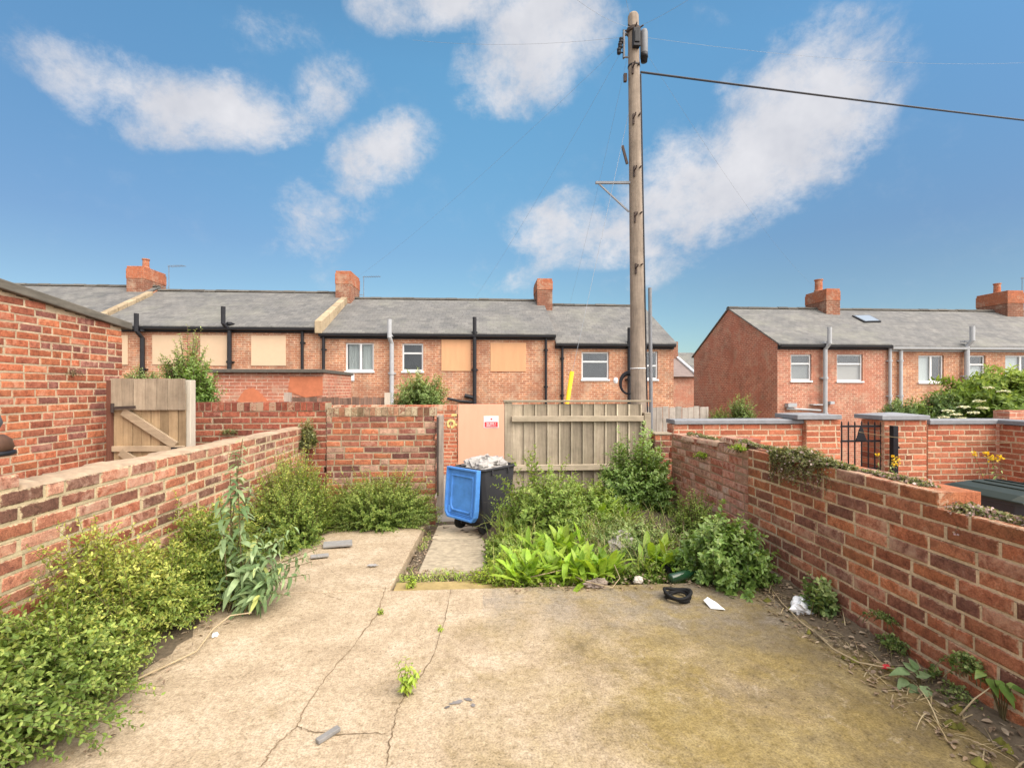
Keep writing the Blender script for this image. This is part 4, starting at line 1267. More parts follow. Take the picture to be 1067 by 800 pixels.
# boarded gateway
xb_, xb2 = P(477, 421, y=YA).x, P(524.5, 421, y=YA).x
e = wthing('boarded_gate', 'peach coloured plywood sheet closing a gateway across the alley', 'gate', ((xb_ + xb2) / 2, YA, -.28))
zt = P(500, 421, y=YA).z
mb = MB(); mb.box((xb_ + .012, YA - .03, -.27), (xb2 + .5, YA - .005, zt)); mb.obj('board', M['peach_board'], e, bevel=.003)
mb = MB(); mb.box((xb_ + .02, YA - .002, -.27), (xb_ + .10, YA + .09, zt - .02)); mb.obj('post', M['pale_fence'], e); mb = MB(); mb.box((xb2 + .42, YA - .002, -.27), (xb2 + .5, YA + .09, zt - .02)); mb.obj('post', M['pale_fence'], e)
a, b = P(504, 433.2, y=YA - .03), P(519.5, 445.6, y=YA - .03)
s_ = wthing('warning_sign', 'small white and red warning sign screwed to the peach plywood', 'sign', ((a.x + b.x) / 2, YA - .03, b.z))
mb = MB(); mb.box((a.x, YA - .037, b.z), (b.x, YA - .0305, a.z)); mb.obj('plate', M['white_plastic'], s_)
mb = MB(); a2, b2 = P(505, 439.4, y=YA), P(518.6, 444.6, y=YA); mb.box((a2.x, YA - .041, b2.z), (b2.x, YA - .0375, a2.z)); mb.obj('red_panel', M['red_sign'], s_)
mb = MB(); q = random.Random(3)          # lettering too small to read: two short rows of strokes, and the round symbol above
for row, (zz, xa, xz) in enumerate(((.70, .14, .84), (.30, .14, .84))):
    x = a2.x + (b2.x - a2.x) * xa; xend = a2.x + (b2.x - a2.x) * xz
    zc = b2.z + (a2.z - b2.z) * zz; hh = (a2.z - b2.z) * .12
    while x < xend:
        w_ = q.uniform(.012, .020)
        mb.box((x, YA - .0435, zc - hh), (x + w_ * .72, YA - .0412, zc + hh)); x += w_ * (1.0 if q.random() < .8 else 1.9)
mb.obj('lettering', M['white_plastic'], s_)
mb = MB(); c = P(512, 436.4, y=YA)
mb.lathe([(.018, -.0405), (.018, -.0375)], (c.x, YA, c.z), 'y', 16); mb.obj('symbol', M['red_sign'], s_)
# old brown fence, behind the wall
def fence_boards(m_, x0, x1, y, zt, zb, pitch, q, gap=.006, var=.02, th=.018, mi=0):
    x = x0
    while x < x1 - .02:
        w_ = min(pitch * q.uniform(.92, 1.06), x1 - x)
        lean = q.uniform(-.004, .004)
        t_ = zt + q.uniform(-var, var)
        yo = y + q.uniform(-.006, .006)
        m_.add([(x + gap / 2, yo, zb), (x + w_ - gap / 2, yo, zb), (x + w_ - gap / 2, yo + th, zb), (x + gap / 2, yo + th, zb),
                (x + gap / 2 + lean, yo, t_), (x + w_ - gap / 2 + lean, yo, t_ + q.uniform(-.004, .004)), (x + w_ - gap / 2 + lean, yo + th, t_), (x + gap / 2 + lean, yo + th, t_)],
               [(0, 3, 2, 1), (4, 5, 6, 7), (0, 1, 5, 4), (1, 2, 6, 5), (2, 3, 7, 6), (3, 0, 4, 7)], mi)
        x += w_
x0, x1 = P(304, 414, y=YA + .4).x, P(401, 414, y=YA + .4).x
e = wthing('wooden_fence', 'dark brown weathered plank fence standing across the alley behind the left garden wall', 'fence', ((x0 + x1) / 2, YA + .4, -.5))
mb = MB(); fence_boards(mb, x0, x1, YA + .4, P(350, 414, y=YA + .4).z, -.55, .085, random.Random(5), .01, .012); mb.obj('board', M['brown_fence'], e)
mb = MB(); mb.box((x1 + .0, YA + .36, -.55), (x1 + .1, YA + .46, P(402, 409, y=YA + .4).z)); mb.obj('post', M['cream_post'], e)
mb = MB(); mb.box((x0 - .14, YA + .36, -.55), (x0 - .02, YA + .46, P(304, 409, y=YA + .4).z)); mb.obj('post', M['grey_post'], e)
x0, x1 = P(528, 424, y=YA).x, P(739, 424, y=YA).x
e = wthing('wooden_fence', 'silver grey picket boarded fence across the alley, beyond the pole', 'fence', ((x0 + x1) / 2, YA, -.3))
mb = MB(); fence_boards(mb, x0 + .25, x1, YA + .01, P(705, 424, y=YA).z, -.32, .135, random.Random(6), .012, .018); mb.obj('board', M['pale_fence'], e)
mb = MB(); mb.bar((x0 + .25, YA + .06, .75), (x1, YA + .06, .75), .05, .09); mb.bar((x0 + .25, YA + .06, -.05), (x1, YA + .06, -.05), .05, .09); mb.obj('rail', M['fence_rail'], e)
# flat-roofed brick outhouse
yo = 10.8
x0, x1 = P(222, 388, y=yo).x, P(337.5, 388, y=yo).x
e = wthing('brick_outhouse', 'low brick outhouse with a dark flat roof edge and an orange patch of render', 'outbuilding', ((x0 + x1) / 2, yo, -1))
zt = P(280, 388.5, y=yo).z
mb = MB(); mb.box((x0, yo, -1.2), (x1, yo + 2.2, zt)); mb.obj('wall', M['house_brick_red'], e)
mb = MB(); mb.box((x0 - .1, yo - .12, zt + .003), (x1 + .04, yo + 2.3, zt + .08)); mb.obj('roof', M['dark_coping'], e, bevel=.01)
mb = MB(); mb.prism([tuple(P(a, b, y=yo - .012)) for a, b in ((246, 420), (251, 411), (256, 405.5), (264, 404), (272, 410), (281, 420))], (0, .01, 0))
mb.obj('render_patch', M['render_patch'], e); mb = MB()
mb.prism([tuple(P(a, b, y=yo - .013)) for a, b in ((302, 392.5), (336, 392.5), (336, 412), (318, 414), (300, 408))], (0, .01, 0)); mb.obj('render_patch', M['render_patch'], e)

# ------------------------------------------------------------------ WALLS OF THE YARD
# left side wall
e = wthing('brick_wall', 'pale weathered brick wall along the left side of the yard, rising above the hedge', 'wall', (WL, 3.0, 0))
YLE = 5.83
def top_l(s):
    y = -0.6 + s
    if y < 2.31: return 1.095
    return 0.945
mb = MB(); lay_bricks(mb, (WL, -0.6), (0, 1), (1, 0), YLE + .6, -.045, top_l, course=.0762, seed=71, th=.222, jit=.0035, rough=.22, joint=.0145, headers=.2)
mb.obj('brickwork', [M['brick_left'], M['mortar_left']], e)
mb = MB(); q = random.Random(17)
n = 150; vs = []
for i in range(n + 1):
    y = 2.33 + (YLE - 2.33) * i / n
    z = .962 - .006 * (y - 2.3) + .006 * math.sin(9 * y) + q.uniform(-.009, .007)
    zb = .938
    a0, a1 = WL + .001 + q.uniform(-.012, .007), WL - .226 + q.uniform(-.008, .008)
    vs += [(a0, y, zb), (a0 - .012, y, z - .008), (WL - .11 + q.uniform(-.02, .02), y, z + q.uniform(-.003, .008)), (a1 + .01, y, z - .01), (a1, y, zb)]
mb.add(vs, [(i * 5 + k, i * 5 + k + 1, (i + 1) * 5 + k + 1, (i + 1) * 5 + k) for i in range(n) for k in range(4)] + [(4, 3, 2, 1, 0)])
mb.obj('mortar_capping', simple('pale_mortar_capping', (0.44, 0.325, 0.22), .95, .4, 9, bump=.9), e, smooth=True)

# right side wall: newer dark part, then an older painted part
e = wthing('brick_wall', 'dark red brick wall along the right side of the yard with a bare stepped top', 'wall', (WR, 2.0, 0))
YR1, YR2 = P(779, 480, x=WR).y, P(699, 470, x=WR).y
def top_r(s):
    y = -0.6 + s
    return (0.825 if y < P(986, 520, x=WR).y else 0.912)
mb = MB(); lay_bricks(mb, (WR, -0.6), (0, 1), (-1, 0), YR1 + .6, -.07, top_r, course=.0760, seed=72, th=.222, jit=.0028, rough=.06, joint=.0115, headers=.14)
mb.obj('brickwork', [M['brick_right'], M['mortar_right']], e)
e2 = wthing('brick_wall', 'old pinkish peeling brick wall, crumbling along its top, continuing the dark wall to the fence', 'wall', (WR, 4.6, 0))
yst = P(748, 460, x=WR).y
def top_o(s):
    y = YR1 + .012 + s
    return (.945 if y < yst else .885) - .01 * math.sin(4 * y)
mb = MB(); lay_bricks(mb, (WR + .012, YR1 + .012), (0, 1), (-1, 0), YR2 - YR1, -.07, top_o, course=.0745, seed=73, th=.22, jit=.005, rough=.3, joint=.009, headers=.25)
mb.obj('brickwork', [M['brick_old'], M['mortar_old']], e2)
mb = MB(); q = random.Random(23)
for sy0, sy1, zz in ((YR1 + .05, yst - .02, .945), (yst + .02, YR2 - .03, .885)):
    n = 30; vs = []
    for i in range(n + 1):
        y = sy0 + (sy1 - sy0) * i / n
        z = zz - .01 * math.sin(4 * y)
        a0, a1 = WR + .006 + q.uniform(-.012, .01), WR + .235 + q.uniform(-.01, .01)
        vs += [(a0, y, z - .03), (a0 + .012, y, z + .004 + q.uniform(-.006, .01)), (WR + .11, y, z + .016 + q.uniform(-.006, .01)), (a1, y, z - .03)]
    mb.add(vs, [(i * 4 + k, (i + 1) * 4 + k, (i + 1) * 4 + k + 1, i * 4 + k + 1) for i in range(n) for k in range(3)])
mb.obj('mortar_capping', M['mortar_old'], e2, smooth=True)
# stub of wall at the fence post
xq0, xq1 = P(681, 460, y=YB).x, P(698, 460, y=YB).x

# back wall, ours
xw0, xw1 = P(340, 440, y=YB).x, P(454, 440, y=YB).x
zbk = P(400, 424.6, y=YB).z
wall_between('brick_wall', 'mixed red brick wall at the back of the yard, ending at the grey door post', 'wall', xw0, xw1, YB, zbk, -.25,
             'brick_back', 'mortar_back', 41, True, headers=.22, rough=.18, jit=.003)
xv0, xv1 = P(193.5, 440, y=YB + .02).x, xw0 - .006
wall_between('brick_wall', 'deep red brick wall between the wooden gate and the back corner of the yard', 'wall', xv0, xv1, YB + .02, P(260, 419.4, y=YB).z, -.15,
             'brick_dark', 'mortar_back', 42, True, headers=.04, edge_mat='brick_dark', rough=.05)
# door post
a = P(454.8, 432.5, y=YB - .02); b = P(461.8, 540, y=YB - .02)
e = wthing('door_post', 'tall grey timber post standing at the end of the back wall by the opening', 'post', ((a.x + b.x) / 2, YB, -.12))
mb = MB(); mb.box((a.x + .004, YB - .05, -.14), (b.x, YB + .06, a.z)); mb.obj('timber', M['grey_post'], e, bevel=.006)
mb = MB(); mb.box((a.x + .006, YB - .056, .1), (a.x + .03, YB - .051, a.z - .02)); mb.obj('strip', M['rust'], e)

# ------------------------------------------------------------------ rear fence
e = wthing('wooden_fence', 'weathered board fence with rails at the back of the yard, beside the blue lidded bin', 'fence', (1.0, YB + .1, -.1))
yfn = YB + .10
xf0, xf1 = P(525.5, 450, y=yfn).x, P(676, 450, y=yfn).x
zft = P(600, 418.6, y=yfn).z
mb = MB(); q = random.Random(51); edg = []
pitch = (P(654, 450, y=yfn).x - P(546, 450, y=yfn).x) / 9
x = P(534.5, 450, y=yfn).x
while x < xf1 - .10:                     # feather-edged boards, each overlapping the next
    w_ = pitch * q.uniform(.96, 1.04)
    t_ = zft - .03 + q.uniform(-.006, .006); lean = q.uniform(-.004, .004)
    x2 = min(x + w_, xf1 - .09)
    a_, b_ = x - .012, x2
    mb.add([(a_, yfn - .022, -.1), (a_ + .012, yfn - .026, -.1), (b_, yfn - .004, -.1), (b_, yfn + .008, -.1), (a_, yfn + .006, -.1),
            (a_ + lean, yfn - .022, t_), (a_ + .012 + lean, yfn - .026, t_), (b_ + lean, yfn - .004, t_), (b_ + lean, yfn + .008, t_), (a_ + lean, yfn + .006, t_)],
           [(4, 3, 2, 1, 0), (5, 6, 7, 8, 9), (0, 1, 6, 5), (1, 2, 7, 6), (2, 3, 8, 7), (3, 4, 9, 8), (4, 0, 5, 9)])
    edg.append((x2 if x2 < xf1 - .1 else None, t_))
    x += w_ + (.004 if q.random() < .25 else 0)
mb.obj('board', M['fence'], e)
for x_, t_ in edg:
    if x_ is None: continue
    b_ = MB(); b_.box((x_ - .010, yfn - .0275, -.1), (x_ + .006, yfn - .0225, t_ - .004)); b_.obj('batten', M['fence_edge'], e)
for (pa, pb) in ((433.0, 438.8), (483.0, 489.0)):
    za, zb = P(600, pa, y=yfn).z, P(600, pb, y=yfn).z
    mb = MB(); mb.box((xf0 + .09, yfn - .075, zb), (xf1 - .09, yfn - .028, za)); mb.obj('rail', M['fence_rail'], e, bevel=.006)
mb = MB(); mb.box((xf0 - .012, yfn - .05, zft - .003), (xf1 + .015, yfn + .03, zft + .022)); mb.obj('capping', M['fence_rail'], e, bevel=.004)
mb = MB(); mb.box((xf0, yfn - .03, -.12), (xf0 + .10, yfn + .06, zft - .006)); mb.obj('post', M['fence'], e, bevel=.006)
mb = MB(); mb.box((xf1 - .086, yfn - .08, -.12), (xf1, yfn + .02, P(670, 429.5, y=yfn).z)); mb.obj('post', M['fence_rail'], e, bevel=.006)
e = wthing('brick_pillar', 'short brown brick stub beside the right hand fence post', 'wall', ((xq0 + xq1) / 2, YB, 0))
mb = MB(); zq = P(690, 452.5, y=YB).z
lay_bricks(mb, (xq0, YB - .06), (1, 0), (0, -1), xq1 - xq0, zq - .0755 * 12, lambda s: zq + .01, course=.0755, th=.2, seed=43, headers=.6)
mb.obj('brickwork', [M['brick_back'], M['mortar_back']], e)
mb = MB(); mb.box((xq0 - .01, YB - .07, zq + .004), (xq1 + .01, YB + .15, zq + .022)); mb.obj('capping', M['fence_rail'], e)

# ------------------------------------------------------------------ shed of the left neighbour
XS = -4.2
ys1 = P(127.5, 400, x=XS).y
e = wthing('brick_shed', 'orange red brick shed with a sloping weathered roof edge, beyond the left wall', 'outbuilding', (XS, 4.2, 0))
za, zb = P(0, 303, x=XS), P(131, 344, x=XS)
slp = (zb.z - za.z) / (zb.y - za.y)
ys0 = 0.8
def top_s(s): return za.z + slp * (ys0 + s - za.y) + .0
mb = MB(); lay_bricks(mb, (XS, ys0), (0, 1), (1, 0), ys1 - ys0, -.02, top_s, course=.0752, seed=81, th=.215, jit=.003, rough=.2, joint=.012, headers=.2)
mb.box((XS - 3, ys0 + .02, -.02), (XS - .21, ys1 - .02, .9))
# wall heads cut to the slope, and the other walls
nseg = 40
for k in range(nseg):
    a, b = ys0 + (ys1 - ys0) * k / nseg, ys0 + (ys1 - ys0) * (k + 1) / nseg
    zt = top_s((a + b) / 2 - ys0)
    mb.box((XS - .2, a, zt - .20), (XS - .012, b, zt + .01), 1)
mb.obj('brickwork', [M['brick_shed'], M['mortar_shed']], e)
mb = MB()
for off, w0, w1, zc, thk in ((0, -3.1, .045, .055, .085),):
    ya, yb = ys0 - .1, ys1 + .10
    zA, zB = top_s(-.1) + zc, top_s(ys1 + .1 - ys0) + zc
    mb.prism([(XS + w0, ya, zA - thk / 2), (XS + w0, yb, zB - thk / 2), (XS + w0, yb, zB + thk / 2), (XS + w0, ya, zA + thk / 2)], (w1 - w0, 0, 0))
mb.obj('roof', M['roof_board'], e, bevel=.01)

# gate between shed and wall
yg = 5.36
gx0, gx1 = P(117.5, 440, y=yg).x, P(193, 440, y=yg).x
gz = lambda py: P(150, py, y=yg).z
e = wthing('garden_gate', 'brown ledged and braced wooden gate standing between the brick shed and the deep red wall', 'gate', ((gx0 + gx1) / 2, yg, 0))
mb = MB(); fence_boards(mb, gx0 + .01, gx1, yg, gz(410), -.02, .098, random.Random(61), .004, .0); mb.obj('board', M['gate_wood'], e)
mb = MB(); fence_boards(mb, gx0, gx1 + .015, yg - .032, gz(394.5), gz(427), .115, random.Random(62), .003, .003, th=.022); mb.obj('top_board', M['gate_top'], e)
mb = MB(); mb.box((gx0 + .01, yg - .034, gz(470)), (gx1 + .0, yg - .002, gz(464.3))); mb.obj('ledge', M['gate_rail'], e, bevel=.004)
for (a, b) in (((128.5, 428.5), (183, 464.0)), ((126, 470.5), (152, 488.5))):
    pa, pb = P(*a, y=yg - .02), P(*b, y=yg - .02)
    mb = MB(); mb.bar(pa, pb, .034, .085); mb.obj('brace', M['gate_rail'], e, bevel=.003)
mb = MB(); a, b = P(117, 425, y=yg - .06), P(141, 424, y=yg - .06); mb.bar(a, b, .012, .028); mb.tube([(a.x, yg - .06, a.z - .05), (a.x, yg - .06, a.z + .05)], .016, 8); mb.obj('hinge', M['rust'], e)
mb = MB(); a, b = P(178, 466, y=yg - .05), P(190.5, 470.5, y=yg - .05); mb.box((a.x, yg - .05, b.z), (b.x, yg - .036, a.z)); mb.tube([(a.x + .02, yg - .06, (a.z + b.z) / 2), (b.x + .06, yg - .06, (a.z + b.z) / 2)], .010, 8); mb.obj('latch', M['black_iron'], e)
a, b = P(192.5, 396, y=yg + .06), P(200.5, 420, y=yg + .06)
e = wthing('gate_post', 'cream painted post at the latch side of the brown wooden gate', 'post', ((a.x + b.x) / 2, yg + .06, 0))
mb = MB(); mb.box((a.x, yg + .03, -.1), (b.x, yg + .012 + .11, a.z)); mb.obj('timber', M['cream_post'], e, bevel=.006)
a, b = P(112, 396, y=yg - .02), P(117.2, 480, y=yg - .02)
e = wthing('gate_post', 'thin red brown post between the brick shed and the wooden gate', 'post', ((a.x + b.x) / 2, yg, 0))
mb = MB(); mb.box((a.x, yg - .04, -.1), (b.x - .004, yg + .06, a.z)); mb.obj('timber', M['gate_post'], e, bevel=.004)

# dark ornament on the raised end of the left wall
c = P(-11, 470, x=-2.27)
e = wthing('garden_ornament', 'dark rounded brown and grey ornament on the raised end of the left wall', 'ornament', (c.x, c.y, 1.095))
mb = MB(); mb.lathe([(.02, 1.10), (.075, 1.103), (.088, 1.14), (.080, 1.175), (.055, 1.196), (.0, 1.20)], (c.x - .01, c.y, 0), n=18); mb.obj('body', M['ornament'], e, smooth=True)
mb = MB(); mb.lathe([(.088, 1.10), (.096, 1.105), (.094, 1.12), (.086, 1.122)], (c.x - .01, c.y, 0), n=18); mb.obj('rim', M['black_iron'], e, smooth=True)
mb = MB(); mb.lathe([(.03, 1.20), (.05, 1.215), (.065, 1.25), (.055, 1.29), (.0, 1.305)], (c.x - .03, c.y, 0), n=16); mb.obj('head', M['ornament_grey'], e, smooth=True)

# ------------------------------------------------------------------ right neighbour: coped wall, pillars, iron gate
YN = 6.0
def coped_wall(label, pl, pr, pt, pb, seed, y=YN, pylow=None):
    x0, x1 = P(pl, pt, y=y).x, P(pr, pt, y=y).x
    zt, zb = P((pl + pr) / 2, pt, y=y).z, P((pl + pr) / 2, pb, y=y).z
    e = wthing('brick_wall', label, 'wall', ((x0 + x1) / 2, y, -.05))
    m_ = MB(); rows = 15
    lay_bricks(m_, (x0, y), (1, 0), (0, -1), x1 - x0, zb - rows * .0765, lambda s: zb + .005, course=.0765, th=.22, seed=seed, headers=.1, jit=.0015, joint=.012)
    m_.obj('brickwork', [M['brick_new'], M['mortar_new']], e)
    m_ = MB(); m_.prism([(x0, y - .035, zb + .004), (x0, y - .035, zt - .012), (x0, y - .02, zt), (x0, y + .24, zt), (x0, y + .255, zt - .012), (x0, y + .255, zb + .004)], (x1 - x0, 0, 0))
    m_.obj('coping', M['grey_coping'], e)
    return e
coped_wall('orange brick wall with grey coping before the plain gable, left of the iron gate', 702, 839.5, 437, 441.6, 91)
coped_wall('grey coped orange brick wall joined to the far side of the broad gate pillar', 967, 1038.5, 437, 441.8, 92)
xs_, zc_, zt_ = P(1039, 440, y=YN).x + .004, P(1000, 441.8, y=YN).z, P(1000, 437, y=YN).z
e = wthing('brick_wall', 'orange brick side wall with grey coping, running towards the viewer past the green bin', 'wall', (xs_, 3, 0))
mb = MB(); lay_bricks(mb, (xs_, -1.0), (0, 1), (-1, 0), YN + .98, zc_ - 15 * .0765, lambda s: zc_ + .005, course=.0765, th=.22, seed=93, headers=.1, jit=.0015, joint=.012)
mb.obj('brickwork', [M['brick_new'], M['mortar_new']], e)
mb = MB(); mb.prism([(xs_ - .035, -1.0, zc_ + .004), (xs_ - .035, -1.0, zt_ - .012), (xs_ - .02, -1.0, zt_), (xs_ + .24, -1.0, zt_), (xs_ + .255, -1.0, zt_ - .012), (xs_ + .255, -1.0, zc_ + .004)], (0, YN + 1.2, 0))
mb.obj('coping', M['grey_coping'], e)
def pillar(label, pl, pr, pt, cl, cr, ct, cb, seed, y):
    x0, x1 = P(pl, pt, y=y).x, P(pr, pt, y=y).x
    zt = P((pl + pr) / 2, pt, y=y).z
    e = wthing('gate_pillar', label, 'pillar', ((x0 + x1) / 2, y, 0), 'brick gate pillars with grey pyramid caps')
    m_ = MB(); lay_bricks(m_, (x0, y), (1, 0), (0, -1), x1 - x0, zt - 15 * .0765, lambda s: zt + .005, course=.0765, th=.38, seed=seed, headers=.35, jit=.0015, joint=.012)
    m_.obj('brickwork', [M['brick_new'], M['mortar_new']], e)
    a, b = P(cl, cb, y=y - .05).x, P(cr, cb, y=y - .05).x
    z0, z1 = zt + .004, P(cl, cb - 4.2, y=y - .05).z
    z2 = P((cl + cr) / 2, ct, y=y + .2).z
    xm, ym = (a + b) / 2, y + .18
    m_ = MB()
    m_.add([(a, y - .05, z0), (b, y - .05, z0), (b, y + .43, z0), (a, y + .43, z0), (a, y - .05, z1), (b, y - .05, z1), (b, y + .43, z1), (a, y + .43, z1), (xm - .04, ym, z2), (xm + .04, ym, z2)],
           [(0, 3, 2, 1), (0, 1, 5, 4), (1, 2, 6, 5), (2, 3, 7, 6), (3, 0, 4, 7), (4, 5, 9, 8), (5, 6, 9), (6, 7, 8, 9), (7, 4, 8)])
    m_.obj('cap', M['grey_coping'], e, bevel=.006)
pillar('narrower capped brick pillar, left of the iron gate', 840.5, 876, 437, 831, 877.5, 429.6, 436.6, 94, YN - .08)
pillar('broader capped brick pillar behind the black gate post', 921.5, 966, 437.6, 919.5, 969.5, 429.3, 437.2, 95, YN - .08)
yg = YN - .02
e = wthing('iron_gate', 'black wrought iron gate with a bell shaped emblem between the two brick pillars', 'gate', (P(900, 440, y=yg).x, yg, 0))
for px in (877, 884, 890.7, 897.7, 904.8, 911.5, 917.8):
    c = P(px, 438.5, y=yg); mb = MB(); mb.tube([(c.x, yg, -.0), (c.x, yg, c.z - .03), (c.x, yg, c.z)], [.009, .009, .003], 8); mb.obj('bar', M['black_iron'], e)
c = P(924.5, 444, y=yg); mb = MB(); mb.box((c.x - .018, yg - .015, 0), (c.x + .018, yg + .015, c.z)); mb.obj('end_bar', M['black_iron'], e)
x0, x1 = P(876, 444, y=yg).x, P(924.5, 444, y=yg).x
for py in (444, 459.3, 488):
    z = P(900, py, y=yg).z; mb = MB(); mb.box((x0, yg - .006, z - .013), (x1, yg + .006, z + .013)); mb.obj('rail', M['black_iron'], e)
mb = MB(); mb.prism([tuple(P(a, b, y=yg - .02)) for a, b in ((892, 459.2), (894.2, 453), (895.3, 448), (896.8, 445), (898.3, 445), (899.8, 448), (901, 453), (903.5, 459.2))], (0, .012, 0)); mb.obj('emblem', M['black_iron'], e)
yg2 = YN - .16
a, b = P(928.6, 443.5, y=yg2), P(933.8, 489, y=yg2)
e = wthing('steel_post', 'black square steel post in front of the broader brick pillar', 'post', ((a.x + b.x) / 2, yg2, 0))
mb = MB(); mb.box((a.x, yg2 - .035, -.02), (b.x, yg2 + .03, a.z)); mb.obj('tube', M['black_iron'], e, bevel=.004)
mb = MB(); c = P(934.5, 466, y=yg2); mb.box((b.x + .001, yg2 - .02, c.z - .015), (b.x + .03, yg2 + .02, c.z + .015)); mb.obj('hinge', M['black_iron'], e)
# thin clothes line across the neighbour's yard
pa, pb = P(895, 450, y=5.6), P(1075, 461, y=4.2)
mb = MB(); mb.tube([pa.lerp(pb, t) - Vector((0, 0, .05 * math.sin(math.pi * t))) for t in [k / 12 for k in range(13)]], .004, 5)
tag(mb.obj('washing_line', M['straw']), 'thin pale washing line strung across the neighbouring yard past the iron gate', 'line')

# ------------------------------------------------------------------ TELEGRAPH POLE
YP = 7.2
pb_, pt_ = P(665.3, 417, y=YP), P(659.8, 17.5, y=YP)
dirp = (pt_ - pb_)
foot = pb_ - dirp * ((pb_.z + .35) / dirp.z)
def onpole(py):
    t = (P(662, py, y=YP).z - foot.z) / (pt_.z - foot.z); return foot.lerp(pt_, t)
e = wthing('telegraph_pole', 'tall weathered wooden telegraph pole with step irons and cable boxes, behind the board fence', 'pole', tuple(foot))
mb = MB()
pts = [foot.lerp(pt_, k / 12) for k in range(13)]
rads = [.126 - (.126 - .083) * k / 12 for k in range(13)]
mb.tube(pts + [pt_ + Vector((0, 0, .035)), pt_ + Vector((0, 0, .055))], rads + [.066, .028], 20)
mb.obj('pole', M['pole'], e, smooth=True)
def prad(py): 
    t = (onpole(py).z - foot.z) / (pt_.z - foot.z); return .126 - .043 * t
for k, py in enumerate((75, 127, 181, 228, 281)):
    c = onpole(py); r_ = prad(py)
    mb = MB(); s = -1
    mb.tube([c + Vector((-.05, -r_ + .01, .0)), c + Vector((-.05, -r_ - .10, 0)), c + Vector((-.05, -r_ - .11, .03))], .011, 7)
    mb.tube([c + Vector((.04, -r_ + .01, .05)), c + Vector((.04, -r_ - .05, .05))], .013, 7)
    mb.box((c.x - .06, c.y - r_ - .012, c.z - .09), (c.x - .035, c.y - r_ + .02, c.z + .07))
    mb.obj('step_iron', M['rust'], e)
c = onpole(45); r_ = prad(45)
mb = MB(); mb.box((c.x - .05, c.y - r_ - .07, c.z - .15), (c.x + .06, c.y - r_ + .01, c.z + .13)); mb.box((c.x - .035, c.y - r_ - .085, c.z - .10), (c.x + .045, c.y - r_ - .071, c.z + .08))
mb.obj('cable_box', M['black_plastic'], e, bevel=.012)
c = onpole(48); mb = MB(); mb.lathe([(.0, -.24), (.05, -.23), (.058, -.19), (.058, .20), (.045, .235), (0, .24)], (c.x + .16, c.y - .02, c.z), n=14); mb.obj('joint_canister', M['galv'], e, smooth=True)
mb = MB(); mb.lathe([(.0, -.27), (.05, -.262), (.055, -.2), (.059, -.2), (.059, -.13)], (c.x + .16, c.y - .022, c.z), n=14); mb.obj('canister_cap', M['black_plastic'], e, smooth=True)
c = onpole(47); mb = MB(); mb.box((c.x - .17, c.y - .03, c.z - .22), (c.x - .145, c.y + .02, c.z + .2)); mb.tube([c + Vector((-.17, 0, .17)), c + Vector((-.02, 0, .17))], .014, 6); mb.tube([c + Vector((-.17, 0, -.2)), c + Vector((-.02, 0, -.2))], .014, 6)
mb.obj('bracket', M['galv'], e)
for k in range(3):
    z = c.z + .06 - k * .085
    mb = MB(); mb.lathe([(.012, -.055), (.03, -.05), (.034, -.02), (.02, -.012), (.032, -.004), (.034, .025), (.014, .04)], (c.x - .20 - .018 * k, c.y - .01, z), n=12); mb.tube([(c.x - .16, c.y, z - .02), (c.x - .24, c.y - .01, z - .03)], .01, 6)
    mb.obj('insulator', M['black_plastic'], e, smooth=True)
c = onpole(33); mb = MB(); mb.lathe([(.107, -.03), (.112, -.02), (.112, .02), (.107, .03)], (c.x, c.y, c.z), n=20)
for a in range(8): mb.tube([c + Vector((math.cos(a * .785) * .1, math.sin(a * .785) * .1, 0)), c + Vector((math.cos(a * .785) * .17, math.sin(a * .785) * .17, .01))], .011, 6)
mb.obj('ring_bracket', M['rust'], e)
c = onpole(70); mb = MB(); mb.lathe([(prad(70) + .003, -.012), (prad(70) + .008, -.008), (prad(70) + .008, .012), (prad(70) + .003, .014)], (c.x, c.y, c.z), n=20); mb.obj('strap', M['black_plastic'], e)
mb = MB(); c = onpole(82); mb.box((c.x - .165, c.y - .03, c.z - .06), (c.x - .12, c.y + .02, c.z + .06)); mb.obj('drop_clamp', M['rust'], e)
# side arm with its stay
c = onpole(191); a, b = P(620.5, 190.5, y=YP), onpole(221)
mb = MB(); mb.bar((a.x, YP, a.z), (c.x + .05, YP - .02, c.z), .035, .035); mb.bar((a.x + .06, YP, a.z - .02), (b.x - .11, YP, b.z), .022, .022); mb.obj('side_arm', M['galv'], e)
mb = MB(); a, b = P(648.5, 152, y=YP), P(653.5, 171, y=YP); mb.bar(a, b, .03, .035); mb.obj('loose_batten', M['rust'], e)
# conduits down the right-hand side
mb = MB(); mb.tube([onpole(py) + Vector((prad(py) + .012, -.02, 0)) for py in (78, 130, 200, 260, 330, 410)] + [foot + Vector((.165, -.02, .2))], .012, 8); mb.obj('cable_run', M['cable'], e)
mb = MB(); mb.tube([P(677.2, 300, y=YP - .03), P(677.8, 360, y=YP - .03), P(678.4, 430, y=YP - .03), (P(678.4, 430, y=YP - .03).x, YP - .03, -.2)], .028, 10); mb.obj('conduit', M['galv'], e)
mb = MB(); c = onpole(384); mb.lathe([(prad(384) + .004, -.008), (prad(384) + .010, 0), (prad(384) + .004, .008)], (c.x, c.y, c.z), n=20); mb.obj('white_band', M['white_plastic'], e)
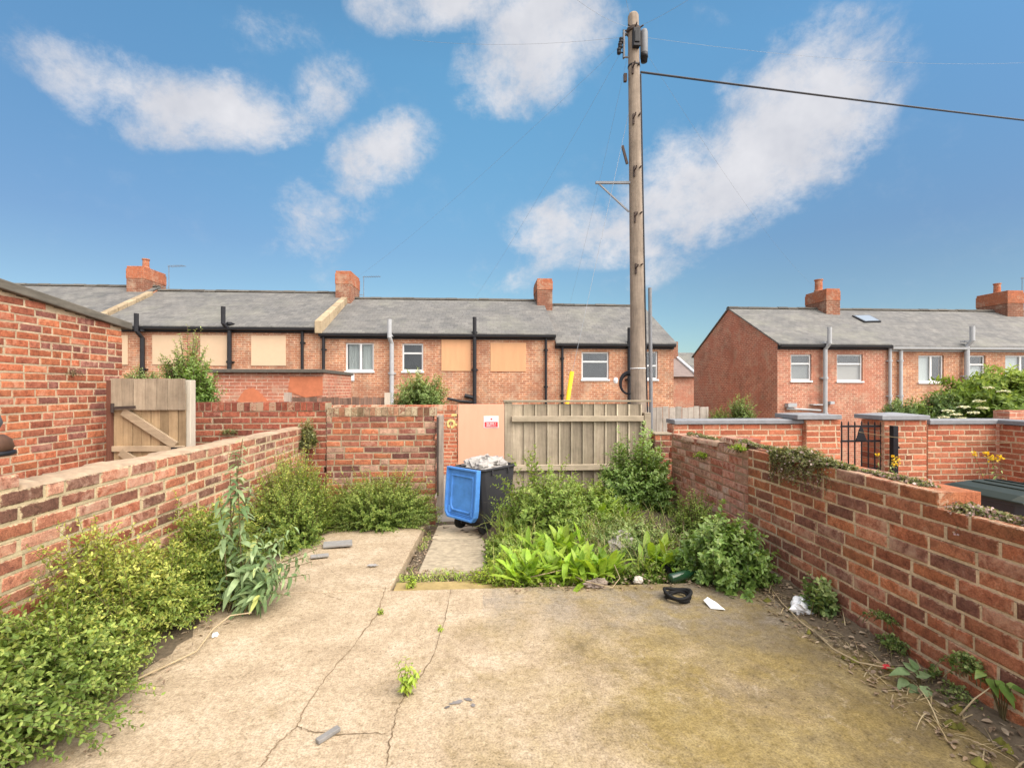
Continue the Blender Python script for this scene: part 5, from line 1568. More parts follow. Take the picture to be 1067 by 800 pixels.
# coil of spare cable
cc = P(655, 399.5, y=YP + .16)
mb = MB()
for k, (dr, dz) in enumerate(((0, 0), (.012, .01), (-.014, -.012))):
    mb.tube([(cc.x + (.13 + dr) * math.cos(t), YP + .16 + .012 * k, cc.z + dz + (.165 + dr) * math.sin(t)) for t in [i * 6.283 / 28 for i in range(29)]], .014, 7)
tag(mb.obj('cable_coil', M['cable']), 'coil of spare black cable hung on the telegraph pole above the fence', 'cable')
mb = MB(); c2 = P(647, 396, y=YP - .16); mb.lathe([(.0, -.05), (.03, -.04), (.04, 0), (.03, .04), (0, .05)], (c2.x, YP + .12, c2.z), n=10)
tag(mb.obj('cable_joint', M['white_bag']), 'pale taped joint on the cable coil at the pole', 'cable')
# wires
def wire(name, label, a, b, sag, r_, n=24, group=None, mat=None):
    m_ = MB(); a, b = Vector(a), Vector(b)
    m_.tube([a.lerp(b, t) - Vector((0, 0, sag * 4 * t * (1 - t))) for t in [k / n for k in range(n + 1)]], r_, 6)
    return tag(m_.obj(name, mat or M['cable']), label, 'cable', group)
wire('overhead_cable', 'thick black cable sagging from the pole across the sky to the right', onpole(76) + Vector((.10, -.02, 0)), onpole(76) + (P(1130, 128, y=9.5) - onpole(76)) * 4.0 + Vector((0, 0, .6)), .35, .016, 48)
top = onpole(36)
GW = 'thin wires fanning out from the pole top'
for lab, tgt, yy, sg in (('thin wire from the pole top rising left towards the near cloud', (560, -35), 4.2, .1),
                         ('thin nearly level wire from the pole top to the left edge of the sky', (430, 42), 9.0, .1),
                         ('thin wire from the pole top dropping left to the chimney beside the stone coping', (356, 300), 19.0, .25),
                         ('thin wire from the pole top steeply down to the house with orange boards', (584, 353), YF - .1, .2),
                         ('thin wire from the pole top dropping to the double window house gutter', (470, 345), YF - .1, .25),
                         ('thin wire from the pole top rising right out of the frame', (760, -30), 5.0, .05),
                         ('thin wire from the pole top running level to the right', (1120, 62), 11.0, .25),
                         ('thin wire from the pole top dropping to the chimney with the tall pot', (850, 300), 20.0, .4),
                         ('thin wire from the pole top straight up over the yard', (640, -60), 3.2, .05)):
    b = P(*tgt, y=yy)
    d_ = (b - top); d_.z = 0; d_.normalize()
    wire('overhead_wire', lab, top + d_ * .16, b, sg, .0017, 20, GW, M['wire'])
# stay wire and its yellow guard
a, b = P(596, 387, y=YP - .2), P(583.5, 470, y=YP - .2)
d_ = (b - a).normalized()
mb = MB(); zend = (-.25 - a.z) / d_.z; bot = a + d_ * zend
mb.tube([a, a.lerp(bot, .5), bot], .032, 10)
tag(mb.obj('stay_guard', M['yellow'], smooth=True), 'bright yellow plastic sleeve on the pole stay, rising behind the board fence', 'guard')
wire('stay_wire', 'steel stay wire running from the yellow sleeve up to the pole', a + d_ * .1, onpole(120) + Vector((-.1, 0, 0)), 0, .0028, mat=M['wire'])

# ------------------------------------------------------------------ WHEELED BINS
def wheelie(label, loc, rz, sx, sz, lidmat, lid_open, name='wheelie_bin'):
    e = thing(name, label, 'bin', loc, rz)
    S = lambda x, y, z: (x * sx, y * sx, z * sz)
    def tub(levels, mat, nm, closed=True):
        m_ = MB(); vs = []; fs = []
        for (w, y0, y1, z) in levels:
            c = .05
            for (x, y) in ((-w + c, y0), (w - c, y0), (w, y0 + c), (w, y1 - c), (w - c, y1), (-w + c, y1), (-w, y1 - c), (-w, y0 + c)): vs.append(S(x, y, z))
        for i in range(len(levels) - 1):
            for k in range(8): fs.append((i * 8 + k, i * 8 + (k + 1) % 8, (i + 1) * 8 + (k + 1) % 8, (i + 1) * 8 + k))
        fs.append(tuple(range(8))[::-1])
        if closed: fs.append(tuple(range((len(levels) - 1) * 8, len(levels) * 8)))
        m_.add(vs, fs); return m_
    m_ = tub([(.21, -.20, .28, .05), (.225, -.22, .30, .10), (.265, -.325, .345, .88), (.27, -.33, .35, .96), (.295, -.36, .375, .965), (.295, -.36, .375, 1.0), (.265, -.33, .345, 1.0), (.255, -.30, .33, .86)], None, 'body', False)
    m_.add([S(-.25, -.29, .865), S(.25, -.29, .865), S(.25, .32, .865), S(-.25, .32, .865)], [(0, 1, 2, 3)])
    for y in (-.16, .16):
        for s in (-1, 1): m_.obox(S(s * .275, y, .925), S(.02, 0, 0), S(0, .012, 0), S(0, 0, .04))
    m_.obj('body', M['bin_grey'], e, bevel=.008)
    m_ = MB(); m_.tube([S(-.24, -.41, .98), S(.24, -.41, .98)], .018 * sx, 10)
    for x in (-.22, -.07, .07, .22): m_.obox(S(x, -.385, .975), S(.018, 0, 0), S(0, .035, 0), S(0, 0, .02))
    m_.obj('handle', M['bin_grey'], e)
    m_ = MB(); m_.tube([S(-.24, -.26, .10), S(.24, -.26, .10)], .02 * sx, 10); m_.obj('axle', M['rubber'], e)
    for s in (-1, 1):
        w = MB(); cx_, cy_, cz_ = S(s * .235, -.27, .10); rw = .098 * (sx + sz) / 2
        w.lathe([(rw * .62, -.022), (rw, -.024), (rw * 1.02, -.012), (rw * 1.02, .012), (rw, .024), (rw * .62, .022)], (cx_, cy_, rw + .002), 'x', 24); wo_ = w.obj('wheel', M['rubber'], e, smooth=False)
        w = MB(); w.lathe([(.0, -.028), (rw * .25, -.028), (rw * .3, -.018), (rw * .6, -.015), (rw * .6, .015), (rw * .3, .018), (rw * .25, .028), (0, .028)], (cx_, cy_, rw + .002), 'x', 18); w.obj('hub', M['bin_grey'], wo_)
    lid = MB()
    def L_(u, v, w):
        """lid's own frame: u across, v from hinge to lip, w out of the lid's inner side"""
        if lid_open:
            ang = R(7)
            return S(u, -.425 - w * math.cos(ang) - v * math.sin(ang) * .55, 1.0 - v * math.cos(ang) + w * math.sin(ang))
        return S(u, -.37 + v, 1.005 + .04 * min(1, v * 3) - w + .05 * math.sin(math.pi * min(1, v / .75)))
    def lbox(u0, u1, v0, v1, w0, w1):
        c = [L_(u, v, w) for w in (w0, w1) for (u, v) in ((u0, v0), (u1, v0), (u1, v1), (u0, v1))]
        lid.add(c, [(0, 3, 2, 1), (4, 5, 6, 7), (0, 1, 5, 4), (1, 2, 6, 5), (2, 3, 7, 6), (3, 0, 4, 7)])
    if lid_open:
        W_ = .30
        # shell with rounded lower corners
        out_ = [(-W_, .0), (-W_ * 1.02, .60), (-W_ * .98, .70), (-W_ * .80, .775), (W_ * .80, .775), (W_ * .98, .70), (W_ * 1.02, .60), (W_, .0)]
        n = len(out_)
        def ringv(sc, w): 
            return [L_(u * sc, .39 + (v - .39) * sc, w) for u, v in out_]
        rings = [ringv(1, -.03), ringv(1.0, .045), ringv(.93, .048), ringv(.90, .012), ringv(.72, .012), ringv(.70, .026), ringv(.66, .026), ringv(.64, .006)]
        vs = [v for r_ in rings for v in r_]; fs = []
        for i in range(len(rings) - 1):
            for k in range(n): fs.append((i * n + k, i * n + (k + 1) % n, (i + 1) * n + (k + 1) % n, (i + 1) * n + k))
        fs.append(tuple(range((len(rings) - 1) * n, len(rings) * n))); fs.append(tuple(range(n))[::-1])
        lid.add(vs, fs)
        for k in range(3): lbox(-.19, .19, .665 + .025 * k, .675 + .025 * k, .008, .022)
        lbox(-.24, -.20, .60, .70, .01, .03); lbox(.20, .24, .60, .70, .01, .03)
    else:
        nu, nv = 8, 10; vs = []
        for w in (0, .02):
            for j in range(nv + 1):
                for i in range(nu + 1):
                    u = -.305 + .61 * i / nu; v = .76 * j / nv
                    edge = max(abs(u) / .305, abs(v - .38) / .38)
                    p_ = list(L_(u, v, w)); p_[2] -= .035 * sz * max(0, edge - .82) / .18
                    vs.append(tuple(p_))
        k_ = (nu + 1) * (nv + 1); fs = []
        for j in range(nv):
            for i in range(nu):
                a_ = j * (nu + 1) + i; fs.append((a_, a_ + 1, a_ + nu + 2, a_ + nu + 1)); fs.append((k_ + a_, k_ + a_ + nu + 1, k_ + a_ + nu + 2, k_ + a_ + 1))
        bd = [i for i in range(nu + 1)] + [(j + 1) * (nu + 1) + nu for j in range(nv)] + [nv * (nu + 1) + i for i in range(nu - 1, -1, -1)] + [j * (nu + 1) for j in range(nv - 1, 0, -1)]
        for i in range(len(bd)): fs.append((bd[i], k_ + bd[i], k_ + bd[(i + 1) % len(bd)], bd[(i + 1) % len(bd)]))
        lid.add(vs, fs)
        for k in range(4): lbox(-.2, .2, .2 + .11 * k, .225 + .11 * k, -.012, .0)
        for s in (-.2, .2): lbox(s - .03, s + .03, -.03, .05, -.03, .0)
    lid.obj('lid', lidmat, e, bevel=.008)
    return e
zb = -.195
c = P(497, 556, z=zb)
BINL = (c.x + .10, c.y + .26, zb)
BS, BZ, BR = .82, .725, -R(45)
wheelie('charcoal wheelie bin overfull with pale rubbish, its blue lid hanging open', BINL, BR, BS, BZ, M['blue_lid'], True)
# heaped rubbish in the bin
def lump(c, rx, ry, rz, seed, n=26, m_=14, amp=.3, rot=0.0):
    q = random.Random(seed); ph = [q.uniform(0, 6.28) for _ in range(8)]
    b = MB(); vs = []
    for i in range(m_ + 1):
        th = math.pi * i / m_
        for k in range(n):
            a = 2 * math.pi * k / n
            d = 1 + amp * (.4 * math.sin(3 * a + ph[0] + 2 * th) + .35 * math.sin(5 * a - 3 * th + ph[1]) + .3 * math.sin(8 * a + 6 * th + ph[2]) + .25 * math.sin(11 * th + ph[3] + a)) + q.uniform(-.05, .05) * amp * 3
            x, y, z = math.cos(a) * math.sin(th) * rx * d, math.sin(a) * math.sin(th) * ry * d, math.cos(th) * rz * d
            vs.append((c[0] + x * math.cos(rot) - y * math.sin(rot), c[1] + x * math.sin(rot) + y * math.cos(rot), c[2] + z))
    b.add(vs, [(i * n + k, (i + 1) * n + k, (i + 1) * n + (k + 1) % n, i * n + (k + 1) % n) for i in range(m_) for k in range(n)])
    return b
def binp(x, y, z):
    ca, sa = math.cos(BR), math.sin(BR)
    return (BINL[0] + (x * ca - y * sa) * BS, BINL[1] + (x * sa + y * ca) * BS, BINL[2] + z * BZ)
b = lump(binp(.0, .0, .98), 0.20, .25, .10, 3, amp=.35, rot=BR)
for k in range(26):
    x, y = rnd.uniform(-.2, .2), rnd.uniform(-.26, .26)
    zc = .985 + .12 * (1 - (x / .25) ** 2) * (1 - (y / .33) ** 2)
    p = Vector(binp(x, y, zc)); s = rnd.uniform(.02, .055)
    ax = Vector((rnd.uniform(-1, 1), rnd.uniform(-1, 1), rnd.uniform(-.4, .4))).normalized(); ay = ax.cross(Vector((rnd.uniform(-.3, .3), rnd.uniform(-.3, .3), 1))).normalized()
    b.obox(p, ax * s, ay * s * .7, ax.cross(ay) * s * .25)
tag(b.obj('rubbish', M['rubbish']), 'heap of pale crumpled rubbish bulging out of the charcoal bin', 'rubbish')
c = P(1064, 501, y=3.15)
wheelie('black wheelie bin with a closed dark green lid beyond the dark red wall', (c.x, 3.15, .0 - .02), R(92), .95, (c.z - .03) / 1.06, M['green_lid'], False)

# ================================================================== PLANTS
def U(q, a, b, n): return q.uniform(a, b, n)

# --- low privet hedge along the left wall
def hedge(label, y0, y1, n, seed, width, height, K, L, mat, bias, name='privet_hedge'):
    q = np.random.default_rng(seed)
    y = U(q, y0, y1, n)
    w = width(y); h = height(y)
    a = q.random(n)
    base = np.stack([WL + .06 + (w * .62) * q.random(n), y + q.normal(0, .03, n), np.full(n, .01)], 1)
    # tips lie on a rounded section from the wall over to the front edge
    th = U(q, -.12, 1.62, n)
    rr = .62 + .38 * q.random(n) ** .4
    lump = 1 + .24 * np.sin(6.3 * y + 1.3) * np.cos(2.2 * th) + .17 * np.sin(14 * y + 3 * th) + .3 * (q.random(n) < .06)
    tip = np.stack([WL + .03 + w * np.cos(th) * rr * lump, y + q.normal(0, .10, n), .05 + h * np.clip(np.sin(th), 0, 1) * rr * lump + .02], 1)
    tip[:, 0] = np.maximum(tip[:, 0], WL + .02)
    return bush(name, label, 'hedge', base, tip, K, L, L * .52, mat, M['stem'], seed, t0=.30, droop=.05, fwd=.7, lift=.3, bias=bias, spread=.7, stem_r=.003, keep_stems=.8)
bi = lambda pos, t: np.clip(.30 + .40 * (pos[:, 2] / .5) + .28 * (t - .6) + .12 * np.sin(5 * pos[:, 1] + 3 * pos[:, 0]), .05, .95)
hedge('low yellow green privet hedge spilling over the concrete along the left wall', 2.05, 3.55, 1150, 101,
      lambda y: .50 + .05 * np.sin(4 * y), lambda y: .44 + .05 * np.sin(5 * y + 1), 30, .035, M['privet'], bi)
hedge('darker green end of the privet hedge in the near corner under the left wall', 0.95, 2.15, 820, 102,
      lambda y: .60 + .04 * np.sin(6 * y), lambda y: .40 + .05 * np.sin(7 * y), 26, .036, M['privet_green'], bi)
# taller privet in the corner and along the back wall
def privet(label, c, rx, ry, rz, n, seed, mat, K=30, L=.035):
    q = np.random.default_rng(seed)
    tip = dome(n, (c[0], c[1], c[2] + .02), rx, ry, rz, seed, .6, .25, -.05)
    tip[:, 0] = np.maximum(tip[:, 0], WL + .02); tip[:, 1] = np.minimum(tip[:, 1], YB - .02)
    n = len(tip)
    base = np.stack([c[0] + (tip[:, 0] - c[0]) * .5 + q.normal(0, .04, n), c[1] + (tip[:, 1] - c[1]) * .5 + q.normal(0, .04, n), np.full(n, c[2] - .02)], 1)
    base[:, 0] = np.maximum(base[:, 0], WL + .05)
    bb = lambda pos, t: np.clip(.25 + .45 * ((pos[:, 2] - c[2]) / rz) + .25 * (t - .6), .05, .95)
    return bush('privet_bush', label, 'bush', base, tip, K, L, L * .52, mat, M['stem'], seed, fwd=.7, lift=.2, bias=bb, spread=.7, stem_r=.0035, keep_stems=.8)
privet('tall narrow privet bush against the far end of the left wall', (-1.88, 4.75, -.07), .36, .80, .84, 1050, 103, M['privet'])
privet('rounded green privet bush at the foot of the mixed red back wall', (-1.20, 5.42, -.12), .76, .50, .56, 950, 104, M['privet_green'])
# --- leggy weed with silver leaves (buddleia)
def big_plant(name, label, cat, base, tip, K, L, Wd, mat, seed, droop=.15, arch=.45, prof='leaf', t0=.15, out=.9, fwd=.4, stem_r=.006, wave=.04, lift=.15, bias=.5, opposite=True):
    return bush(name, label, cat, base, tip, K, L, Wd, mat, M['stem'], seed, big=True, t0=t0, droop=droop, out=out, fwd=fwd, lift=lift, arch=arch,
                wave=wave, prof=prof, stem_r=stem_r, bias=lambda pos, t: np.full(len(pos), bias), spread=1.0, opposite=opposite)
q = np.random.default_rng(120)
c0 = np.array([-1.62, 3.10, .0])
tips = []
for (px, py, yy) in ((253, 457, 3.12), (240, 492, 3.05), (262, 505, 3.2), (228, 520, 3.0), (282, 545, 3.2), (245, 470, 3.15)): tips.append(P(px, py, y=yy))
for (px, py, yy) in ((300, 560, 3.2), (318, 580, 3.25), (330, 572, 3.35), (290, 575, 3.1), (310, 600, 3.05), (285, 605, 2.95), (300, 620, 2.95), (270, 590, 2.95), (322, 598, 3.15), (268, 565, 3.0), (295, 590, 3.0), (325, 585, 3.4), (278, 620, 2.9), (307, 548, 3.3)): tips.append(P(px, py, y=yy))
tips = np.array([tuple(t) for t in tips]); n = len(tips)
base = c0 + q.normal(0, .06, (n, 3)); base[:, 2] = .01
big_plant('buddleia', 'self-sown buddleia with silvery drooping leaves, one tall stem against the left wall', 'shrub', base, tips, 30, .085, .033, M['buddleia'], 121, droop=.08, arch=.55, prof='leaf', t0=.22, wave=.02)
# --- the mass of weeds behind the bin
def weed_mound(name, label, c, rx, ry, rz, n, K, L, mat, seed, W=.5, cat='weed', t0=.3, droop=.1, inner=.55, lump=.3, stemmat='stem', fwd=.6, fold=.18, zmin=-.1):
    q = np.random.default_rng(seed)
    tip = dome(n, c, rx, ry, rz, seed, inner, lump, zmin); n = len(tip)
    tip[:, 0] = np.minimum(tip[:, 0], WR - .02) if c[0] < WR else tip[:, 0]
    base = np.stack([c[0] + (tip[:, 0] - c[0]) * .45 + q.normal(0, .05, n), c[1] + (tip[:, 1] - c[1]) * .45 + q.normal(0, .05, n), np.full(n, c[2] - .03)], 1)
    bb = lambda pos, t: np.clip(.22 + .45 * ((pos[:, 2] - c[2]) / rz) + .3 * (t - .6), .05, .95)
    return bush(name, label, cat, base, tip, K, L, L * W, mat, M[stemmat], seed, fwd=fwd, droop=droop, bias=bb, spread=.8, t0=t0, stem_r=.0035, fold=fold)
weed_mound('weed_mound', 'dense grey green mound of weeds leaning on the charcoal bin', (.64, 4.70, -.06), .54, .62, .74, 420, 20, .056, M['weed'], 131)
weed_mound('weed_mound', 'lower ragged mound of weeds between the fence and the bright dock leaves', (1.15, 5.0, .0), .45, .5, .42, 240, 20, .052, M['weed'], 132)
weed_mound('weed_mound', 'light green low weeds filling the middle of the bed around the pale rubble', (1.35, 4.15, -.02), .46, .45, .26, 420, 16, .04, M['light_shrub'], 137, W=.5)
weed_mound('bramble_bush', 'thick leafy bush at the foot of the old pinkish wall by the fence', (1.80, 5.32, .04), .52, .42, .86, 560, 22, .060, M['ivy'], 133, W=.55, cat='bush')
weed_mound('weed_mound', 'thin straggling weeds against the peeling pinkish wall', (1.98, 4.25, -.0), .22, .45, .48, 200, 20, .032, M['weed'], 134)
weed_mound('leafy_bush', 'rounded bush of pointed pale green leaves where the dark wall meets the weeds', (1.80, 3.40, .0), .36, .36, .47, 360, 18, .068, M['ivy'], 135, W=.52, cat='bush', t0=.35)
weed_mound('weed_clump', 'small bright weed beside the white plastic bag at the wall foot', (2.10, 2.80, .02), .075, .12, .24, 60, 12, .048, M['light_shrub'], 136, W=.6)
# --- docks: bright upright tongues
def dock(label, c, n, L, seed, mat='dock', spread=.55, group='bright green docks'):
    q = np.random.default_rng(seed)
    e = wthing('dock_plant', label, 'weed', c, group)
    az = q.uniform(0, 6.283, n); n = int(n * 1.3); az = q.uniform(0, 6.283, n); el = np.clip(q.normal(1.12, .26, n), .3, 1.5)
    d = np.stack([np.cos(az) * np.cos(el), np.sin(az) * np.cos(el), np.sin(el)], 1)
    pos = np.array(c) + np.stack([q.normal(0, .06, n), q.normal(0, .06, n), np.zeros(n)], 1)
    up = np.stack([-np.cos(az), -np.sin(az), np.full(n, .6)], 1)
    Ls = L * q.uniform(.4, 1.0, n)
    v, f, k = blades(pos, d, up, Ls, Ls * q.uniform(.15, .22, n), .26, 10, .07, 'dock', .3, seed)
    mesh_np('leaf_rosette', v, f, M[mat], e, per_leaf_rnd(n, k, None, 1, q), smooth=True)
    return e
DK = [((549, 604), .30, 40, 'broad dock at the corner of the weeds nearest the path slab'), ((575, 598), .34, 42, 'dock with tall upright leaves beside the corner dock'),
      ((602, 604), .30, 36, 'dock leaning over the concrete behind the dirty rag'), ((625, 598), .34, 40, 'dock left of the pale rubble, over the rag'),
      ((590, 575), .34, 34, 'dock in the second row, against the grey green mound'), ((560, 580), .30, 30, 'dock close to the bin side of the weeds'),
      ((622, 545), .40, 44, 'large dock standing highest in the middle of the bed'), ((648, 545), .34, 34, 'dock right of the largest dock, before the fence'),
      ((688, 588), .34, 30, 'narrow dock right of the pale rubble'), ((706, 592), .26, 24, 'small dock beside the green bottle'), ((733, 590), .34, 26, 'dock leaning against the rounded pale green bush'),
      ((672, 570), .26, 22, 'stunted dock in the dry grass behind the rubble')]
for i, ((px, py), L, n, lab) in enumerate(DK):
    c = P(px, py, z=.0); z = -.04 if c.y > 3.5 else 0
    dock(lab, (c.x, c.y, z), n, L, 200 + i)
weed_mound('creeping_weed', 'low creeping weeds edging the concrete under the docks', (.45, 3.48, -.06), .62, .14, .15, 260, 12, .036, M['sprig'], 140, W=.75, cat='weed', zmin=.0)
weed_mound('creeping_weed', 'grey green low weeds creeping onto the right edge of the path slab', (.20, 4.15, -.12), .22, .55, .26, 260, 14, .040, M['weed'], 142, W=.6, cat='weed', zmin=.0)
weed_mound('creeping_weed', 'pale low weeds creeping between the rubble and the bottle', (1.25, 3.55, -.06), .35, .16, .14, 120, 12, .034, M['weed'], 141, W=.75, cat='weed', zmin=.0)
weed_mound('creeping_weed', 'fresh green low weeds around the feet of the docks nearest the path', (.28, 3.72, -.08), .34, .22, .20, 200, 12, .05, M['sprig'], 143, W=.5, cat='weed', zmin=.0)
# --- grasses
def tuft(name, label, cs, n, L, seed, mat='grass', group=None, wid=.005, spread=.06, el0=1.2, kind=None, cat='grass', z=None):
    q = np.random.default_rng(seed)
    m_ = len(cs); idx = q.integers(0, m_, n); cs = np.array(cs)
    pos = cs[idx] + np.stack([q.normal(0, spread, n), q.normal(0, spread, n), np.zeros(n)], 1)
    az = q.uniform(0, 6.283, n); el = np.clip(q.normal(el0, .25, n), .1, 1.55)
    d = np.stack([np.cos(az) * np.cos(el), np.sin(az) * np.cos(el), np.sin(el)], 1)
    up = np.stack([-np.cos(az), -np.sin(az), np.full(n, .6)], 1)
    Ls = L * q.uniform(.4, 1.15, n)
    v, f, k = blades(pos, d, up, Ls, np.full(n, wid) * q.uniform(.6, 1.3, n), .35, 5, 0, 'grass', .1, seed)
    o = mesh_np(name, v, f, M[mat], None, per_leaf_rnd(n, k, None, 1, q))
    tag(o, label, cat, group)
    if kind: o['kind'] = kind
    return o
q = np.random.default_rng(300)
cs = [(x, y, -.03 + .08 * max(0, (y - 3.6) / 1.8)) for x, y in zip(q.uniform(.2, 2.1, 90), q.uniform(3.55, 5.3, 90))]
tuft('grass', 'tall thin green grass growing all through the weed bed', cs, 1600, .30, 301, kind='stuff', wid=.0055)
cs = [(x, y, -.02) for x, y in zip(q.uniform(.9, 1.75, 40), q.uniform(3.55, 4.6, 40))]
tuft('dry_grass', 'dry straw coloured grass stalks around the pale rubble', cs, 380, .36, 302, 'straw', kind='stuff', wid=.004)
cs = [(x, y, -.05) for x, y in zip(q.uniform(-.62, .12, 30), q.uniform(3.56, 3.78, 30))]
tuft('grass', 'short grass and moss growing in the gap before the path slab', cs, 380, .06, 303, 'sprig', kind='stuff', wid=.006, spread=.03, el0=.8)
cs = [(x, y, 0.01) for x, y in zip(q.uniform(1.93, 2.16, 40), q.uniform(1.3, 3.2, 40))]
tuft('dry_grass', 'dead flattened stems along the foot of the dark red wall', cs, 150, .26, 304, 'straw', kind='stuff', wid=.005, el0=.12)
cs = [(x, y, -.09 - .168 * (y - 3.8) / 2) for x, y in zip(np.full(20, -.60) + q.normal(0, .02, 20), q.uniform(3.7, 5.3, 20))]
tuft('grass', 'sparse grass in the joint beside the pale path slab', cs, 160, .06, 305, 'grass', kind='stuff', wid=.005, spread=.02)
# sprig growing in the crack
def sprig(name, label, px, py, h, n, seed, L=.035, mat='sprig', rad=.06, prof='leaf', z=0.0, Wr=.42, group=None, K=12):
    q = np.random.default_rng(seed)
    c = P(px, py, z=z)
    tip = np.stack([c.x + q.normal(0, rad, n), c.y + q.normal(0, rad * .6, n), z + h * q.uniform(.45, 1, n)], 1)
    tip[0] = (c.x + .005, c.y, z + h)
    base = np.stack([c.x + q.normal(0, .006, n), c.y + q.normal(0, .006, n), np.full(n, z)], 1)
    return big_plant(name, label, 'weed', base, tip, K, L, L * Wr, M[mat], seed, droop=.05, arch=.3, t0=.15, stem_r=.0025, prof=prof, opposite=False)
sprig('groundsel', 'single bright green weed growing from a crack in the open concrete', 422, 724, .175, 9, 310, .036)
sprig('groundsel', 'small green weed in the notch beside the path ledge', 428, 612, .09, 7, 311, .035, rad=.04, z=-.03)
sprig('groundsel', 'tiny tuft of weed in the long crack', 396, 640, .035, 4, 312, .02, rad=.015)
sprig('groundsel', 'tiny dark weed in the thin crack near the groundsel', 458, 656, .025, 3, 313, .018, rad=.02)
# big-leaved seedlings at the right wall
def leafy(name, label, specs, seed, mat='buddleia', group=None):
    """individual broad leaves at given spots: (px, py, x-plane, length, azimuth deg, elevation deg)"""
    q = np.random.default_rng(seed)
    ps, ds, us, Ls = [], [], [], []
    for (px, py, xx, L, az, el) in specs:
        p = P(px, py, x=xx); a, e_ = R(az), R(el)
        ps.append(tuple(p)); ds.append((math.sin(a) * math.cos(e_), math.cos(a) * math.cos(e_), math.sin(e_))); us.append((0, -.25, 1)); Ls.append(L)
    ps, ds, us, Ls = map(np.array, (ps, ds, us, Ls))
    e = wthing(name, label, 'weed', (float(ps[:, 0].mean()), float(ps[:, 1].mean()), 0), group)
    v, f, k = blades(ps, ds, us, Ls, Ls * .62, .3, 6, .02, 'broad', .15, seed)
    mesh_np('foliage', v, f, M[mat], e, per_leaf_rnd(len(ps), k, .45, .8, q), smooth=True)
    root = np.array([[ps[:, 0].mean() + .03, ps[:, 1].mean(), .0]] * len(ps))
    stem_mesh('stem', (root, (root + ps) / 2 + np.array([0, 0, .03]), ps), M['stem'], e, .004, .002)
    return e
leafy('broadleaf_weed', 'broad grey green leaves of a seedling low against the dark red wall', [(948, 700, 2.02, .085, -80, 10), (952, 700, 2.02, .09, 20, 30), (950, 712, 2.02, .10, 205, -18), (958, 714, 2.03, .10, 160, -15),
     (955, 705, 2.03, .08, 90, 25), (966, 725, 2.05, .09, 170, -25), (945, 708, 2.0, .07, 250, 0), (956, 698, 2.04, .06, 0, 50)], 321)
leafy('broadleaf_weed', 'dark narrow leaved weed growing out of the dark red wall near the frame edge', [(1030, 706, 2.15, .07, 200, -20), (1036, 708, 2.14, .075, 160, -15), (1042, 712, 2.14, .08, 180, -35), (1048, 712, 2.15, .07, 140, -5), (1025, 700, 2.15, .06, 250, 10), (1054, 716, 2.15, .06, 120, 0)], 322, 'ivy')
for i, (px, py, r_, n, lab) in enumerate(((931, 668, .055, 40, 'pale leaved sprig in the wall joint above the broad grey seedling'), (1008, 690, .06, 40, 'frothy pale sprig in the wall beside the dark narrow weed'),
                                      (920, 640, .035, 18, 'tiny sprig clinging to the wall above the pale sprig'), (1000, 725, .065, 44, 'leafy sprig at the wall foot right of the broad seedling'),
                                      (1022, 745, .05, 30, 'low sprig in the litter at the wall foot near the frame corner'), (973, 695, .02, 10, 'speck of green in a mortar joint right of the broad seedling'))):
    c = P(px, py, x=WR - .04)
    weed_mound('wall_sprig', lab, (c.x, c.y, c.z - .02), r_ * .8, r_ * 1.1, r_, n, 12, .018, M['light_shrub'], 330 + i, W=.8)
# --- plants on the wall tops
def cushion(label, pts, rx, rz, n, seed, K=14, L=.016, fl=.25, name='creeping_plant', trail=0.0, fmat='creeper_flower', mat='creeper'):
    q = np.random.default_rng(seed)
    pts = np.array(pts, dtype=float); m_ = len(pts)
    e = wthing(name, label, 'plant', tuple(pts.mean(0)), None)
    k = q.integers(0, m_ - 1, n); t = q.random((n, 1))
    c = pts[k] * (1 - t) + pts[k + 1] * t
    d = nrm(q.normal(0, 1, (n, 3))); d[:, 2] = np.abs(d[:, 2])
    tip = c + d * np.array([rx, rx, rz]) * q.uniform(.5, 1.1, (n, 1)) * (.75 + .35 * np.sin(c[:, 1:2] * 9 + seed))
    tip[:, 2] -= trail * q.random(n) ** 2 * (tip[:, 0] < c[:, 0] - rx * .2)
    pos, dd, up, tt, cv = shoots(c + q.normal(0, .01, (n, 3)), tip, K, seed, .1, .2)
    nn = len(pos); Ls = L * q.uniform(.6, 1.3, nn)
    isf = (q.random(nn) < fl * (tt > .6))
    v, f, kk = small_leaves(pos, dd, up, Ls, Ls * np.where(isf, .95, .6), .15)
    fi = np.repeat(isf, 2)
    mesh_np('foliage', v, f, [M[mat], M[fmat]], e, per_leaf_rnd(nn, kk, None, 1, q), mi=fi.astype(int))
    stem_mesh('stem', cv, M['stem_red'], e, .0018, .001)
    return e
def wl(px, py, dx=.08, z=None):
    p = P(px, py, x=WR + dx); return (WR + dx, p.y, p.z if z is None else z)
yq = lambda px: P(px, 480, x=WR).y
cushion('grey green cushion plant spilling over the dark red wall opposite the iron gate', [(WR + .0, yq(803), .92), (WR + .0, yq(825), .93), (WR + .01, yq(850), .93), (WR + .05, yq(880), .915)], .10, .075, 900, 401, trail=.22, fl=.10, L=.014)
cushion('thin pinkish creeper along the wall top right of the grey cushion plant', [(WR + .08, yq(885), .915), (WR + .09, yq(915), .912), (WR + .09, yq(950), .91)], .06, .025, 200, 402, fl=.35, L=.013)
cushion('pink flowered creeper trailing over the lowered end of the dark red wall', [(WR + .06, yq(992), .835), (WR + .08, yq(1025), .84), (WR + .09, yq(1068), .85), (WR + .09, yq(1120), .85)], .10, .05, 900, 403, fl=.35, trail=.14, L=.013)
cushion('dry scrubby growth on the crumbling top of the pinkish wall', [(WR + .1, yq(708), .91), (WR + .1, yq(740), .91)], .05, .02, 90, 404, fl=.1)
